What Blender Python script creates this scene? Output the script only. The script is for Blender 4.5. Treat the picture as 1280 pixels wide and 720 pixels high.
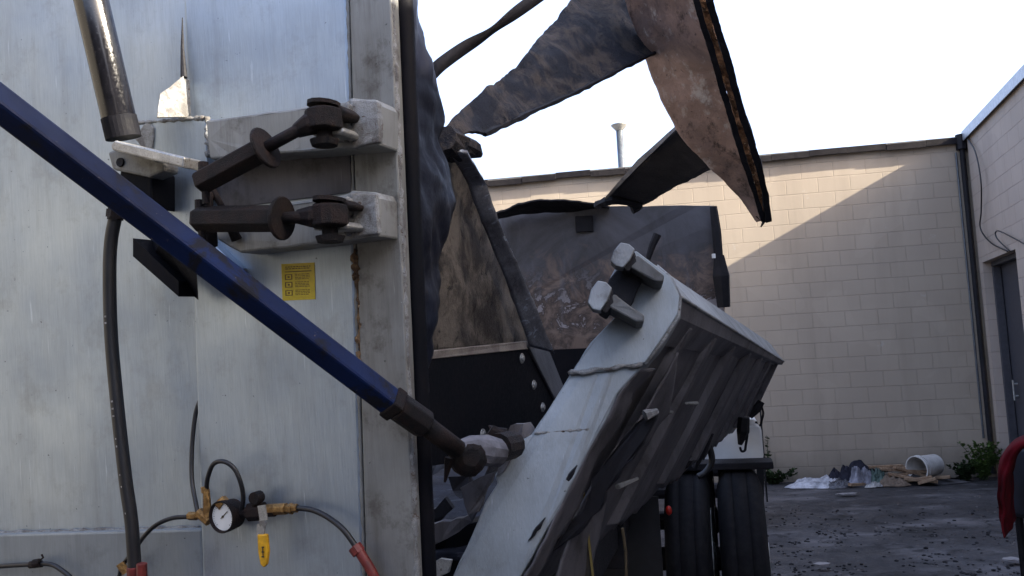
import bpy, bmesh, math, random
from mathutils import Vector, Matrix, noise
random.seed(7)
R = math.radians
for o in list(bpy.data.objects): bpy.data.objects.remove(o)
sc = bpy.context.scene
# ------------------------------------------------------------------ camera
F = 1108.0; CAM = Vector((0, 0, 1.7)); PITCH = R(5.2); ROLL = R(2.9)
cd = bpy.data.cameras.new('camera'); cam = bpy.data.objects.new('camera', cd)
sc.collection.objects.link(cam); sc.camera = cam
cd.sensor_width = 36; cd.lens = 36*F/1280; cd.clip_start = 0.05; cd.clip_end = 2000
_f = Vector((0, math.cos(PITCH), math.sin(PITCH)))
_u0 = Vector((0, -math.sin(PITCH), math.cos(PITCH))); _r0 = Vector((1, 0, 0))
_R = _r0*math.cos(ROLL) - _u0*math.sin(ROLL); _U = _u0*math.cos(ROLL) + _r0*math.sin(ROLL)
m = Matrix((( _R.x, _U.x, -_f.x, CAM.x), (_R.y, _U.y, -_f.y, CAM.y), (_R.z, _U.z, -_f.z, CAM.z), (0, 0, 0, 1)))
cam.matrix_world = m
# ------------------------------------------------------------------ light
SUN_AZ, SUN_EL = 21.0, 26.5          # azimuth from +X towards -Y, elevation
w = bpy.data.worlds.new('World'); sc.world = w; w.use_nodes = True
nt = w.node_tree; bg = nt.nodes['Background']
sky = nt.nodes.new('ShaderNodeTexSky'); sky.sky_type = 'NISHITA'; sky.sun_disc = False
sky.sun_elevation = R(SUN_EL); sky.sun_rotation = R(90+SUN_AZ); sky.air_density = 1.0; sky.dust_density = 9.0; sky.ozone_density = 1.0
veil = nt.nodes.new('ShaderNodeVectorMath'); veil.operation = 'ADD'      # thin bright haze over the whole sky
nt.links.new(sky.outputs[0], veil.inputs[0]); veil.inputs[1].default_value = (1.45, 1.80, 2.9)
nt.links.new(veil.outputs[0], bg.inputs[0]); bg.inputs[1].default_value = 0.085
sl = bpy.data.lights.new('sun', 'SUN'); sl.energy = 5.0; sl.angle = R(0.5); sl.color = (1.0, 0.9, 0.74)
so = bpy.data.objects.new('sun', sl); sc.collection.objects.link(so)
sv = Vector((math.cos(R(SUN_AZ))*math.cos(R(SUN_EL)), -math.sin(R(SUN_AZ))*math.cos(R(SUN_EL)), math.sin(R(SUN_EL))))
so.rotation_euler = sv.to_track_quat('Z', 'Y').to_euler()
sc.view_settings.view_transform = 'Standard'; sc.view_settings.look = 'None'
sc.view_settings.exposure = 2.3; sc.view_settings.gamma = 1

# ------------------------------------------------------------------ geometry helpers
def ray(px, py): return _f + _R*((px-640)/F) - _U*((py-360)/F)
def P(px, py, D): return CAM + ray(px, py)*D
def PZ(px, py, z=0):
    d = ray(px, py); return CAM + d*((z-CAM.z)/d.z)
# plane of the tailgate
GA, GL = R(20), R(3)
GN = Vector((-math.sin(GA)*math.cos(GL), -math.cos(GA)*math.cos(GL), -math.sin(GL)))   # towards the camera
G0 = P(400, 360, 2.0)
def T(px, py, off=0.0):
    d = ray(px, py); return CAM + d*(((G0+GN*off)-CAM).dot(GN)/d.dot(GN))

def link(o): sc.collection.objects.link(o)
def thing(name, label, cat, loc=(0, 0, 0), rz=0, group=None):
    o = bpy.data.objects.new(name, None); link(o); o.location = loc; o.rotation_euler = (0, 0, rz)
    o.empty_display_size = 0.2
    o['label'] = label; o['category'] = cat
    if group: o['group'] = group
    return o
def origin(p):
    v = Vector((0, 0, 0))
    while p is not None: v += p.location; p = p.parent
    return v
def obj(name, bm, mat, parent=None, bevel=0.0, smooth=False, solid=0.0, world=True, label=None):
    """link bm (world coordinates) as one mesh object under parent"""
    if world and parent is not None:
        bmesh.ops.translate(bm, vec=-origin(parent), verts=bm.verts)
    bmesh.ops.recalc_face_normals(bm, faces=bm.faces) if solid == 0 else None
    me = bpy.data.meshes.new(name); bm.to_mesh(me); bm.free()
    for q in me.polygons: q.use_smooth = smooth
    mats = mat if isinstance(mat, (list, tuple)) else [mat]
    for q in mats: me.materials.append(q)
    o = bpy.data.objects.new(name, me); link(o); o.parent = parent
    if solid:
        s = o.modifiers.new('s', 'SOLIDIFY'); s.thickness = solid; s.offset = 0
    if bevel:
        b = o.modifiers.new('b', 'BEVEL'); b.width = bevel; b.segments = 2; b.limit_method = 'ANGLE'; b.angle_limit = R(35)
    if label: o['label'] = label
    return o
def tag(o, label, cat, group=None):
    o['label'] = label; o['category'] = cat
    if group: o['group'] = group
    return o
def B(): return bmesh.new()
def prism(bm, pts, vec, mi=0):
    vec = Vector(vec)
    a = [bm.verts.new(p) for p in pts]; b = [bm.verts.new(Vector(p)+vec) for p in pts]
    fs = [bm.faces.new(a), bm.faces.new(b[::-1])]
    n = len(a)
    for i in range(n): fs.append(bm.faces.new((a[i], b[i], b[(i+1) % n], a[(i+1) % n])))
    for f in fs: f.material_index = mi
def obox(bm, c, ax, ay, az):
    c, ax, ay, az = Vector(c), Vector(ax), Vector(ay), Vector(az)
    prism(bm, [c-ax-ay-az, c+ax-ay-az, c+ax+ay-az, c-ax+ay-az], az*2)
def abox(bm, x0, x1, y0, y1, z0, z1):
    prism(bm, [(x0, y0, z0), (x1, y0, z0), (x1, y1, z0), (x0, y1, z0)], (0, 0, z1-z0))
def jag(pts, step=0.05, amp=0.006, seed=0, closed=True):
    """subdivide a polygon's edges and shake the new points"""
    out = []; n = len(pts)
    rng = random.Random(seed)
    for i in range(n if closed else n-1):
        a, b = Vector(pts[i]), Vector(pts[(i+1) % n]); k = max(1, int((b-a).length/step))
        for j in range(k):
            p = a.lerp(b, j/k)
            if j: p += Vector((rng.uniform(-1, 1), rng.uniform(-1, 1), rng.uniform(-1, 1)))*amp
            out.append(p)
    if not closed: out.append(Vector(pts[-1]))
    return out
def smoothline(pts, n=8):
    pts = [Vector(p) for p in pts]; out = []
    for i in range(len(pts)-1):
        p0 = pts[max(i-1, 0)]; p1 = pts[i]; p2 = pts[i+1]; p3 = pts[min(i+2, len(pts)-1)]
        for k in range(n):
            t = k/n
            out.append(0.5*((2*p1)+(p2-p0)*t+(2*p0-5*p1+4*p2-p3)*t*t+(3*p1-p0-3*p2+p3)*t**3))
    out.append(pts[-1]); return out
def tube(bm, pts, r, seg=12, lump=0.0, seed=0, cap=True, flat=1.0, up=None):
    pts = [Vector(p) for p in pts]; n = len(pts); rings = []
    rr = r if isinstance(r, (list, tuple)) else [r]*n
    t0 = (pts[1]-pts[0]).normalized()
    up = Vector(up) if up else Vector((0, 0, 1))
    x = t0.cross(up)
    if x.length < 1e-3: x = t0.cross(Vector((1, 0, 0)))
    x.normalize(); rng = random.Random(seed)
    for i, p in enumerate(pts):
        t = (pts[min(i+1, n-1)]-pts[max(i-1, 0)]).normalized()
        x = (x - t*x.dot(t)).normalized(); y = t.cross(x)
        k = rr[i]*(1+rng.uniform(-lump, lump))
        rings.append([bm.verts.new(p+(x*math.cos(a)+y*math.sin(a)*flat)*k*(1+rng.uniform(-lump, lump)*.5)) for a in [2*math.pi*(j+.5)/seg for j in range(seg)]])
    for i in range(n-1):
        for j in range(seg):
            bm.faces.new((rings[i][j], rings[i][(j+1) % seg], rings[i+1][(j+1) % seg], rings[i+1][j]))
    if cap: bm.faces.new(rings[0][::-1]); bm.faces.new(rings[-1])
def lathe(bm, c, axis, prof, seg=28):
    c = Vector(c); a = Vector(axis).normalized(); x = a.cross(Vector((0, 0, 1)))
    if x.length < 1e-3: x = Vector((1, 0, 0))
    x.normalize(); y = a.cross(x); rings = []
    for t, r in prof:
        if r < 1e-6: rings.append([bm.verts.new(c+a*t)])
        else: rings.append([bm.verts.new(c+a*t+(x*math.cos(2*math.pi*j/seg)+y*math.sin(2*math.pi*j/seg))*r) for j in range(seg)])
    for i in range(len(rings)-1):
        A, C_ = rings[i], rings[i+1]
        for j in range(seg):
            k = (j+1) % seg
            if len(A) == 1 and len(C_) == 1: continue
            if len(A) == 1: bm.faces.new((A[0], C_[k], C_[j]))
            elif len(C_) == 1: bm.faces.new((A[j], A[k], C_[0]))
            else: bm.faces.new((A[j], A[k], C_[k], C_[j]))
def resample(line, n):
    line = [Vector(p) for p in line]; L = [0]
    for i in range(1, len(line)): L.append(L[-1]+(line[i]-line[i-1]).length)
    out = []
    for k in range(n):
        s = L[-1]*k/(n-1); i = 1
        while i < len(L)-1 and L[i] < s: i += 1
        d = L[i]-L[i-1]; out.append(line[i-1].lerp(line[i], (s-L[i-1])/d if d else 0))
    return out
def patch(bm, A, C_, nu=40, nv=16, amp=0.01, sc_=3.0, jagA=0, jagB=0, jagE=0, sag=0.0, seed=0):
    """ruled sheet between two polylines, dented by noise, edges torn"""
    A = resample(A, nu); C_ = resample(C_, nu); rng = random.Random(seed); g = []
    nrm = (A[-1]-A[0]).cross(C_[nu//2]-A[nu//2]).normalized()
    off = Vector((seed*3.1, seed*1.7, 0))
    for i in range(nu):
        a, b = A[i], C_[i]; d = (b-a)
        if jagA: a = a + d.normalized()*jagA*(noise.noise(a*9+off)*1.6+rng.uniform(-.4, .4))
        if jagB: b = b + d.normalized()*jagB*(noise.noise(b*9+off)*1.6+rng.uniform(-.4, .4))
        row = []
        for j in range(nv):
            t = j/(nv-1); p = a.lerp(b, t)
            p = p + nrm*(noise.noise(p*sc_+off)*amp + noise.noise(p*sc_*3.7+off)*amp*.35 + sag*math.sin(math.pi*t))
            if jagE and i in (0, nu-1): p = p + (A[1]-A[0]).normalized()*(1 if i else -1)*jagE*(noise.noise(p*11+off)+rng.uniform(-.3, .3))
            row.append(bm.verts.new(p))
        g.append(row)
    for i in range(nu-1):
        for j in range(nv-1): bm.faces.new((g[i][j], g[i+1][j], g[i+1][j+1], g[i][j+1]))

# ------------------------------------------------------------------ materials
class NB:
    def __init__(s, name):
        s.m = bpy.data.materials.new(name); s.m.use_nodes = True; s.t = s.m.node_tree
        s.b = s.t.nodes['Principled BSDF']; s.co = s.n('ShaderNodeTexCoord').outputs['Object']
    def n(s, ty, **kw):
        q = s.t.nodes.new(ty)
        for k, v in kw.items(): setattr(q, k, v)
        return q
    def l(s, a, b): s.t.links.new(a, b)
    def map(s, scale, src=None):
        q = s.n('ShaderNodeMapping'); s.l(src or s.co, q.inputs[0]); q.inputs['Scale'].default_value = scale; return q.outputs[0]
    def noise(s, scale, detail=6, rough=.6, vec=None, dist=0):
        q = s.n('ShaderNodeTexNoise'); s.l(vec or s.co, q.inputs['Vector']); q.inputs['Scale'].default_value = scale
        q.inputs['Detail'].default_value = detail; q.inputs['Roughness'].default_value = rough; q.inputs['Distortion'].default_value = dist
        return q.outputs['Fac']
    def ramp(s, src, stops):
        q = s.n('ShaderNodeValToRGB'); s.l(src, q.inputs[0]); e = q.color_ramp.elements
        while len(e) < len(stops): e.new(.5)
        for k, (p, c) in enumerate(stops):
            e[k].position = p; e[k].color = (c, c, c, 1) if isinstance(c, (int, float)) else (*c, 1)
        return q.outputs[0]
    def mix(s, fac, a, b, mode='MIX'):
        q = s.n('ShaderNodeMix', data_type='RGBA', blend_type=mode)
        for i, v in ((0, fac), (6, a), (7, b)):
            if isinstance(v, (int, float)): q.inputs[i].default_value = v if i == 0 else (v, v, v, 1)
            elif isinstance(v, tuple): q.inputs[i].default_value = (*v, 1)
            else: s.l(v, q.inputs[i])
        return q.outputs[2]
    def math(s, op, a, b=0.0):
        q = s.n('ShaderNodeMath', operation=op)
        for i, v in ((0, a), (1, b)):
            if isinstance(v, (int, float)): q.inputs[i].default_value = v
            else: s.l(v, q.inputs[i])
        return q.outputs[0]
    def bump(s, h, st=.3, dist=.01, prev=None):
        q = s.n('ShaderNodeBump'); q.inputs['Strength'].default_value = st; q.inputs['Distance'].default_value = dist
        s.l(h, q.inputs['Height'])
        if prev: s.l(prev, q.inputs['Normal'])
        return q.outputs[0]
    def out(s, col=None, rough=None, metal=None, nrm=None, spec=None):
        for k, v in (('Base Color', col), ('Roughness', rough), ('Metallic', metal), ('Normal', nrm), ('Specular IOR Level', spec)):
            if v is None: continue
            if isinstance(v, (int, float)): s.b.inputs[k].default_value = v
            elif isinstance(v, tuple): s.b.inputs[k].default_value = (*v, 1)
            else: s.l(v, s.b.inputs[k])
        return s.m

def aluminium(name, a, b, stain, metal=.35, rough=.5, stainamt=.5):
    k = NB(name)
    big = k.noise(2.2, 5, .6); col = k.mix(k.ramp(big, [(.35, 0), (.65, 1)]), a, b)
    st = k.noise(1.0, 7, .65, k.map((26, 26, 1.6)))
    col = k.mix(k.math('MULTIPLY', k.ramp(st, [(.5, 0), (.72, 1)]), stainamt*.55), col, stain)
    sc1 = k.n('ShaderNodeMapping'); k.l(k.co, sc1.inputs[0]); sc1.inputs['Rotation'].default_value = (0, R(37), 0); sc1.inputs['Scale'].default_value = (90, 90, 2.2)
    col = k.mix(k.ramp(k.noise(1.0, 3, .5, sc1.outputs[0]), [(.70, 0), (.74, .45)]), col, tuple(min(1, x*1.5) for x in a))
    bl = k.noise(9, 8, .75); col = k.mix(k.math('MULTIPLY', k.ramp(bl, [(.52, 0), (.68, 1)]), stainamt*.8), col, stain)
    sp = k.noise(75, 3, .5); col = k.mix(k.ramp(sp, [(.735, 0), (.76, .8)]), col, tuple(x*.18 for x in a))
    fine = k.noise(1.0, 4, .7, k.map((240, 240, 9)))
    col = k.mix(.2, col, k.mix(k.ramp(fine, [(.3, .35), (.7, 1)]), (0, 0, 0), col))
    rg = k.ramp(big, [(.3, rough-.08), (.7, rough+.14)])
    h = k.mix(.5, fine, k.noise(5, 4, .6))
    return k.out(col, rg, metal, k.bump(h, .25, .006, k.bump(k.noise(1.6, 2, .4), .5, .06)))
def grubby(name, a, b, c=None, sc_=6, rough=.8, metal=0., spec=.4, bump=.5, lo=.42, hi=.6, bd=.008):
    k = NB(name); n1 = k.noise(sc_, 9, .68, dist=.5); col = k.mix(k.ramp(n1, [(lo, 0), (hi, 1)]), a, b)
    if c: n2 = k.noise(sc_*2.7, 6, .7, dist=1.0); col = k.mix(k.ramp(n2, [(.58, 0), (.66, 1)]), col, c)
    n3 = k.noise(sc_*14, 5, .7)
    col = k.mix(.5, col, k.mix(k.ramp(n3, [(.35, .3), (.65, 1)]), (0, 0, 0), col))
    return k.out(col, k.ramp(n3, [(.3, max(rough-.15, .05)), (.7, min(rough+.1, 1))]), metal, k.bump(k.mix(.5, n1, n3), bump, bd), spec)
def plain(name, col, rough=.6, metal=0., spec=.5, var=.25, sc_=20):
    k = NB(name); n1 = k.noise(sc_, 5, .6)
    c = k.mix(k.ramp(n1, [(.3, 0), (.7, 1)]), tuple(x*(1-var) for x in col), tuple(min(x*(1+var*.4), 1) for x in col))
    return k.out(c, rough, metal, k.bump(n1, .15, .003), spec)

M = {}
M['alu'] = aluminium('gate_aluminium', (.40, .47, .55), (.32, .38, .45), (.19, .20, .20), .8, .40, .4)
M['alu_light'] = aluminium('pale_aluminium', (.25, .28, .30), (.20, .225, .24), (.10, .10, .10), .4, .5, .45)
M['alu_dirty'] = aluminium('dirty_aluminium', (.28, .29, .285), (.18, .18, .17), (.07, .06, .05), .4, .55, 1.0)
M['alu_shade'] = aluminium('grimy_shaded_aluminium', (.12, .115, .125), (.06, .057, .065), (.02, .018, .018), .3, .55, 1.0)  # grimy aluminium; the shade of downward faces is painted into its colour
M['weld'] = grubby('weld_metal', (.36, .37, .37), (.17, .16, .15), (.10, .06, .035), 30, .55, .5, .5, 1.0)
M['lug'] = aluminium('dark_lug_steel', (.13, .14, .145), (.07, .07, .07), (.03, .025, .02), .4, .5, 1.0)
M['lugpale'] = aluminium('scuffed_lug_steel', (.30, .33, .35), (.16, .17, .18), (.05, .045, .04), .4, .5, 1.0)
M['rustweld'] = grubby('rusty_weld', (.3, .19, .1), (.1, .06, .035), (.4, .3, .2), 30, .8, .1, .4, 1.0)
M['char'] = grubby('charred_sheet', (.10, .072, .048), (.022, .018, .017), (.004, .004, .006), 3.2, .8, .1, .35, .7)
M['charbrown'] = grubby('scorched_brown_sheet', (.12, .105, .09), (.030, .026, .025), (.008, .007, .008), 5.0, .8, .0, .25, .8, .42, .58)
M['charblue'] = grubby('burnt_blue_grey_steel', (.013, .015, .024), (.075, .060, .052), (.004, .005, .008), 8.0, .75, .1, .3, 1.0, .46, .60, .02)
k = NB('scraped_roof_underside'); mp = k.n('ShaderNodeMapping'); k.l(k.co, mp.inputs[0]); mp.inputs['Rotation'].default_value = (0, R(28), 0); mp.inputs['Scale'].default_value = (9, 5, 1.6)
n1 = k.noise(3.0, 9, .7, dist=.6); n2 = k.noise(1.0, 8, .75, mp.outputs[0]); n3 = k.noise(45, 5, .7)
c = k.mix(k.ramp(n1, [(.4, 0), (.6, 1)]), (.40, .27, .22), (.20, .145, .13)); c = k.mix(k.ramp(n2, [(.54, 0), (.64, .8)]), c, (.62, .57, .53)); c = k.mix(k.ramp(n2, [(.34, .9), (.44, 0)]), c, (.05, .035, .03))
c = k.mix(k.ramp(n3, [(.62, 0), (.70, .8)]), c, (.04, .03, .028))
SHEET = k.out(c, .6, .1, k.bump(k.mix(.5, n2, n3), .9, .01), .4)
M['roofsheet'] = grubby('rusty_mauve_sheet', (.46, .34, .28), (.15, .10, .085), (.66, .60, .55), 3.6, .55, .1, .5, .7, .4, .6)
M['front'] = grubby('smoked_front_wall', (.062, .064, .078), (.035, .034, .042), (.1, .095, .1), 2.2, .65, .2, .4, .4, .35, .65)
M['black'] = grubby('black_grime', (.007, .007, .010), (.014, .013, .017), None, 8, .7, 0, .25, .4)
M['blackpanel'] = grubby('black_lining', (.004, .005, .008), (.007, .007, .010), None, 5, .7, 0, .1, .2)
M['darkiron'] = grubby('dark_greasy_iron', (.006, .005, .006), (.019, .010, .008), (.003, .003, .003), 26, .65, .0, .22, .9)
M['rod'] = grubby('black_cylinder_paint', (.004, .004, .006), (.009, .009, .012), None, 14, .2, 0, .8, .05)
M['rust'] = grubby('orange_rust', (.5, .26, .13), (.14, .07, .04), (.62, .45, .3), 16, .85, .1, .3, 1.0)
M['brass'] = grubby('worn_brass', (.42, .25, .09), (.2, .11, .04), (.06, .04, .02), 60, .4, .8, .5, .4)
M['rubber'] = plain('black_rubber', (.013, .013, .015), .45, 0, .45, .4)
M['tyre'] = grubby('tyre_rubber', (.009, .009, .012), (.016, .016, .018), None, 18, .85, 0, .2, .3)
M['steel'] = grubby('galvanised_steel', (.5, .5, .48), (.36, .36, .35), (.2, .18, .15), 25, .4, .6, .5, .2)
M['white'] = plain('white_paint', (.66, .66, .64), .5, 0, .5, .2, 3)
M['bucket'] = plain('dirty_white_plastic', (.55, .53, .5), .5, 0, .4, .3, 9)
M['sheetplastic'] = plain('crumpled_pale_plastic', (.42, .42, .45), .4, 0, .5, .6, 9)
M['darkcloth'] = plain('dark_cloth', (.02, .02, .03), .9, 0, .2, .5, 9)
M['redcloth'] = plain('red_fleece', (.085, .004, .007), .95, 0, .1, .7, 9)
M['wood'] = grubby('bare_wood', (.36, .25, .16), (.22, .14, .09), (.1, .06, .04), 10, .8, 0, .3, .4)
M['yellow'] = plain('yellow_grip', (.62, .32, .01), .4, 0, .5, .3, 60)
M['redpaint'] = plain('red_hose_sleeve', (.16, .022, .018), .5, 0, .4, .5, 40)
M['redlens'] = plain('red_lens', (.5, .02, .01), .3)
M['dial'] = plain('white_dial', (.6, .6, .58), .35, 0, .5, .1)
M['glassless'] = plain('dark_print', (.05, .04, .02), .7)
M['leaf'] = plain('weed_leaf', (.07, .12, .025), .6, 0, .3, .6, 30)
M['leafdark'] = plain('dark_weed_leaf', (.028, .05, .016), .7, 0, .3, .6, 30)
M['flash'] = grubby('bitumen_flashing', (.010, .009, .012), (.02, .018, .02), None, 6, .85, .0, .15, .4)
M['flashlight'] = plain('pale_metal_flashing', (.4, .42, .45), .4, .5)
M['roofing'] = plain('roofing_felt', (.1, .1, .1), .9)
M['pipe'] = grubby('galvanised_pipe', (.12, .14, .16), (.09, .1, .12), None, 8, .45, .5, .5, .1)
M['concrete'] = grubby('rubble', (.22, .2, .19), (.06, .055, .055), (.4, .38, .36), 12, .9, 0, .2, .6)
M['paper'] = plain('paper_scrap', (.26, .24, .235), .8)
M['strap'] = plain('webbing', (.022, .02, .024), .8, 0, .3, .5, 60)
M['faded'] = plain('faded_print', (.28, .28, .28), .7)
M['doorpaint'] = plain('dark_door_paint', (.05, .05, .06), .5)

k = NB('blue_paint'); n1 = k.noise(9, 8, .7, dist=.6); n2 = k.noise(3.5, 6, .6)
c = k.mix(k.ramp(n2, [(.35, 0), (.65, 1)]), (.004, .014, .062), (.003, .007, .026))
c = k.mix(k.ramp(n1, [(.53, 0), (.6, 1)]), c, (.009, .01, .016))
c = k.mix(k.ramp(k.noise(40, 5, .7), [(.66, 0), (.7, .6)]), c, (.16, .13, .11))
M['blue'] = k.out(c, k.ramp(n1, [(.4, .5), (.65, .75)]), 0., k.bump(n1, .4, .004), .15)
k = NB('smoky_liner'); n1 = k.noise(3.2, 7, .6, dist=.7); n2 = k.noise(26, 5, .6)
c = k.mix(k.ramp(n1, [(.52, 0), (.78, 1)]), (.004, .005, .011), (.032, .042, .068))
M['liner'] = k.out(c, k.ramp(n2, [(.3, .4), (.7, .62)]), 0., k.bump(n1, .35, .02), .12)

def block_mat(name, U, tone, tone2, mortar, ox=0.0, oz=0.0, mfac=.55):
    """painted concrete blocks laid in the wall's own directions"""
    k = NB(name); geo = k.n('ShaderNodeNewGeometry').outputs['Position']
    d = k.n('ShaderNodeVectorMath', operation='DOT_PRODUCT'); k.l(geo, d.inputs[0]); d.inputs[1].default_value = U
    s = k.n('ShaderNodeSeparateXYZ'); k.l(geo, s.inputs[0]); cb = k.n('ShaderNodeCombineXYZ')
    k.l(k.math('ADD', d.outputs['Value'], ox), cb.inputs[0]); k.l(k.math('ADD', s.outputs[2], oz), cb.inputs[1])
    wob = k.noise(1.3, 3, .5, geo); q = k.n('ShaderNodeVectorMath', operation='ADD'); k.l(cb.outputs[0], q.inputs[0])
    w2 = k.n('ShaderNodeCombineXYZ'); k.l(k.math('MULTIPLY', wob, .02), w2.inputs[1]); k.l(w2.outputs[0], q.inputs[1])
    br = k.n('ShaderNodeTexBrick'); k.l(q.outputs[0], br.inputs['Vector'])
    br.inputs['Scale'].default_value = 1; br.inputs['Brick Width'].default_value = .42; br.inputs['Row Height'].default_value = .205
    br.inputs['Mortar Size'].default_value = .007; br.inputs['Mortar Smooth'].default_value = .35; br.inputs['Bias'].default_value = 0
    br.inputs['Color1'].default_value = (.9, .9, .9, 1); br.inputs['Color2'].default_value = (1, 1, 1, 1); br.inputs['Mortar'].default_value = (mortar, mortar, mortar, 1)
    n1 = k.noise(.55, 6, .6, geo); n2 = k.noise(18, 6, .7, geo)
    col = k.mix(k.ramp(n1, [(.35, 0), (.65, 1)]), tone, tone2)
    col = k.mix(mfac, col, k.mix(1.0, col, br.outputs['Color'], 'MULTIPLY'))
    col = k.mix(k.ramp(k.noise(3.1, 7, .7, geo), [(.66, 0), (.7, .35)]), col, (.42, .40, .36))
    col = k.mix(k.math('MULTIPLY', k.ramp(k.noise(1.0, 6, .65, k.map((2.2, 2.2, .22), geo)), [(.5, 0), (.75, 1)]), .45), col, tuple(t*.62 for t in tone))
    col = k.mix(k.math('MULTIPLY', k.ramp(k.noise(.9, 2, .3, geo, 1.5), [(.56, 0), (.57, 1)]), .12), col, tuple(t*1.25 for t in tone))
    # damp dirt along the foot of the wall
    zz = k.math('ADD', s.outputs[2], k.math('MULTIPLY', k.noise(2.0, 5, .6, geo), .6))
    col = k.mix(k.ramp(zz, [(.25, .6), (.75, 0)]), col, (.07, .065, .055))
    h = k.mix(.35, br.outputs['Fac'], n2); inv = k.math('SUBTRACT', 1.0, br.outputs['Fac'])
    b1 = k.bump(inv, .8, .006); b2 = k.bump(n2, .35, .004, b1)
    return k.out(col, .85, 0., b2, .2)

k = NB('yard_ground'); geo = k.co
n1 = k.noise(.55, 8, .6, dist=.4); n2 = k.noise(3.2, 8, .7); n3 = k.noise(38, 6, .7); n4 = k.noise(1.1, 5, .6, k.map((1.2, 1.9, 1)))
c = k.mix(k.ramp(n1, [(.38, 0), (.62, 1)]), (.060, .057, .060), (.022, .020, .021))
c = k.mix(k.ramp(n4, [(.52, 0), (.66, .8)]), c, (.13, .122, .125))
c = k.mix(k.ramp(n2, [(.56, 0), (.64, .85)]), c, (.012, .011, .012))
c = k.mix(k.ramp(n3, [(.60, 0), (.70, .7)]), c, (.15, .145, .15))
c = k.mix(k.ramp(n3, [(.30, .8), (.42, 0)]), c, (.008, .008, .009))
vo = k.n('ShaderNodeTexVoronoi', feature='DISTANCE_TO_EDGE'); q = k.n('ShaderNodeVectorMath', operation='ADD'); k.l(k.co, q.inputs[0])
nn_ = k.n('ShaderNodeTexNoise'); k.l(k.co, nn_.inputs['Vector']); nn_.inputs['Scale'].default_value = 1.4; nn_.inputs['Detail'].default_value = 5; k.l(nn_.outputs['Color'], q.inputs[1])
k.l(q.outputs[0], vo.inputs['Vector']); vo.inputs['Scale'].default_value = .8
c = k.mix(k.math('MULTIPLY', k.ramp(vo.outputs['Distance'], [(.004, 1), (.014, 0)]), k.ramp(n1, [(.4, 0), (.55, .8)])), c, (.008, .008, .008))
M['ground'] = k.out(c, k.ramp(n2, [(.35, .55), (.65, .95)]), 0, k.bump(k.mix(.5, n2, n3), .9, .02), .35)

# ------------------------------------------------------------------ ground
bm = B(); nx = 90; gv = []
def gz(x, y): return 0.0 if math.hypot(x, y) > 30 else .035*noise.noise(Vector((x*.55, y*.55, 0))) + .012*noise.noise(Vector((x*2.6, y*2.6, 4)))
xs = [-1000, -300, -80, -30]+[-20+.45*i for i in range(nx)]+[30, 80, 300, 1000]
ys = [-1000, -300, -80, -20]+[-8+.4*i for i in range(nx)]+[36, 80, 300, 1000]
for x in xs: gv.append([bm.verts.new((x, y, gz(x, y))) for y in ys])
for i in range(len(xs)-1):
    for j in range(len(ys)-1): bm.faces.new((gv[i][j], gv[i+1][j], gv[i+1][j+1], gv[i][j+1]))
g = obj('ground', bm, M['ground'], None, smooth=True); g['kind'] = 'structure'

# ------------------------------------------------------------------ building behind
WA = R(10.5); WU = Vector((math.cos(WA), -math.sin(WA), 0)); WN = Vector((-math.sin(WA), -math.cos(WA), 0))
W0 = Vector((4.7, 11.9, 0)); WH = 4.42
def wall_at(px, py):
    d = ray(px, py); return CAM + d*((W0-CAM).dot(WN)/d.dot(WN))
corner = wall_at(1206, 180); corner.z = 0
M['blocks'] = block_mat('tan_painted_blocks', WU, (.37, .315, .25), (.325, .275, .22), .62, .1,   .0, .28)
bt = thing('block_building', 'long low tan painted concrete block building closing off the back of the yard', 'building', tuple(corner+WU*-9))
Lw = 30.0
bm = B(); prism(bm, [corner-WU*Lw, corner+WU*8, corner+WU*8-WN*10, corner-WU*Lw-WN*10], (0, 0, WH))
obj('wall', bm, M['blocks'], bt)
bm = B(); a = corner+Vector((0, 0, WH+.002)); prism(bm, [a-WU*Lw-WU*.1+WN*.06, a+WU*8+WN*.06, a+WU*8-WN*10.1, a-WU*(Lw+.1)-WN*10.1], (0, 0, .05))
roof = obj('roof', bm, M['roofing'], bt)
bm = B()
for i in range(60):
    s0 = -Lw+i*.5; 
    if s0 > 0.4: break
    dz = .012*math.sin(i*1.7)+random.uniform(-.006, .006)
    b0 = corner+WU*s0+WN*(.075+random.uniform(0, .004))+Vector((0, 0, WH-.045+dz))
    prism(bm, [b0, b0+WU*.498, b0+WU*.498-WN*.014, b0-WN*.014], (0, 0, .085))
obj('roof_flashing', bm, M['flash'], bt, bevel=.003)
vp = wall_at(774, 210); vb = corner + WU*((vp-corner).dot(WU)) - WN*.7 + Vector((0, 0, WH))
bm = B(); lathe(bm, vb, (0, 0, 1), [(0, 0), (0, .10), (.05, .08), (.08, .052), (.82, .052), (.82, 0)], 20)
pp = obj('vent_pipe', bm, M['pipe'], bt, smooth=True)
bm = B(); lathe(bm, vb+Vector((0, 0, .86)), (0, 0, 1), [(-.09, .04), (-.07, .06), (.0, .12), (.012, .125), (.035, 0)], 24)
obj('vent_cap', bm, M['steel'], pp).parent = bt

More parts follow.
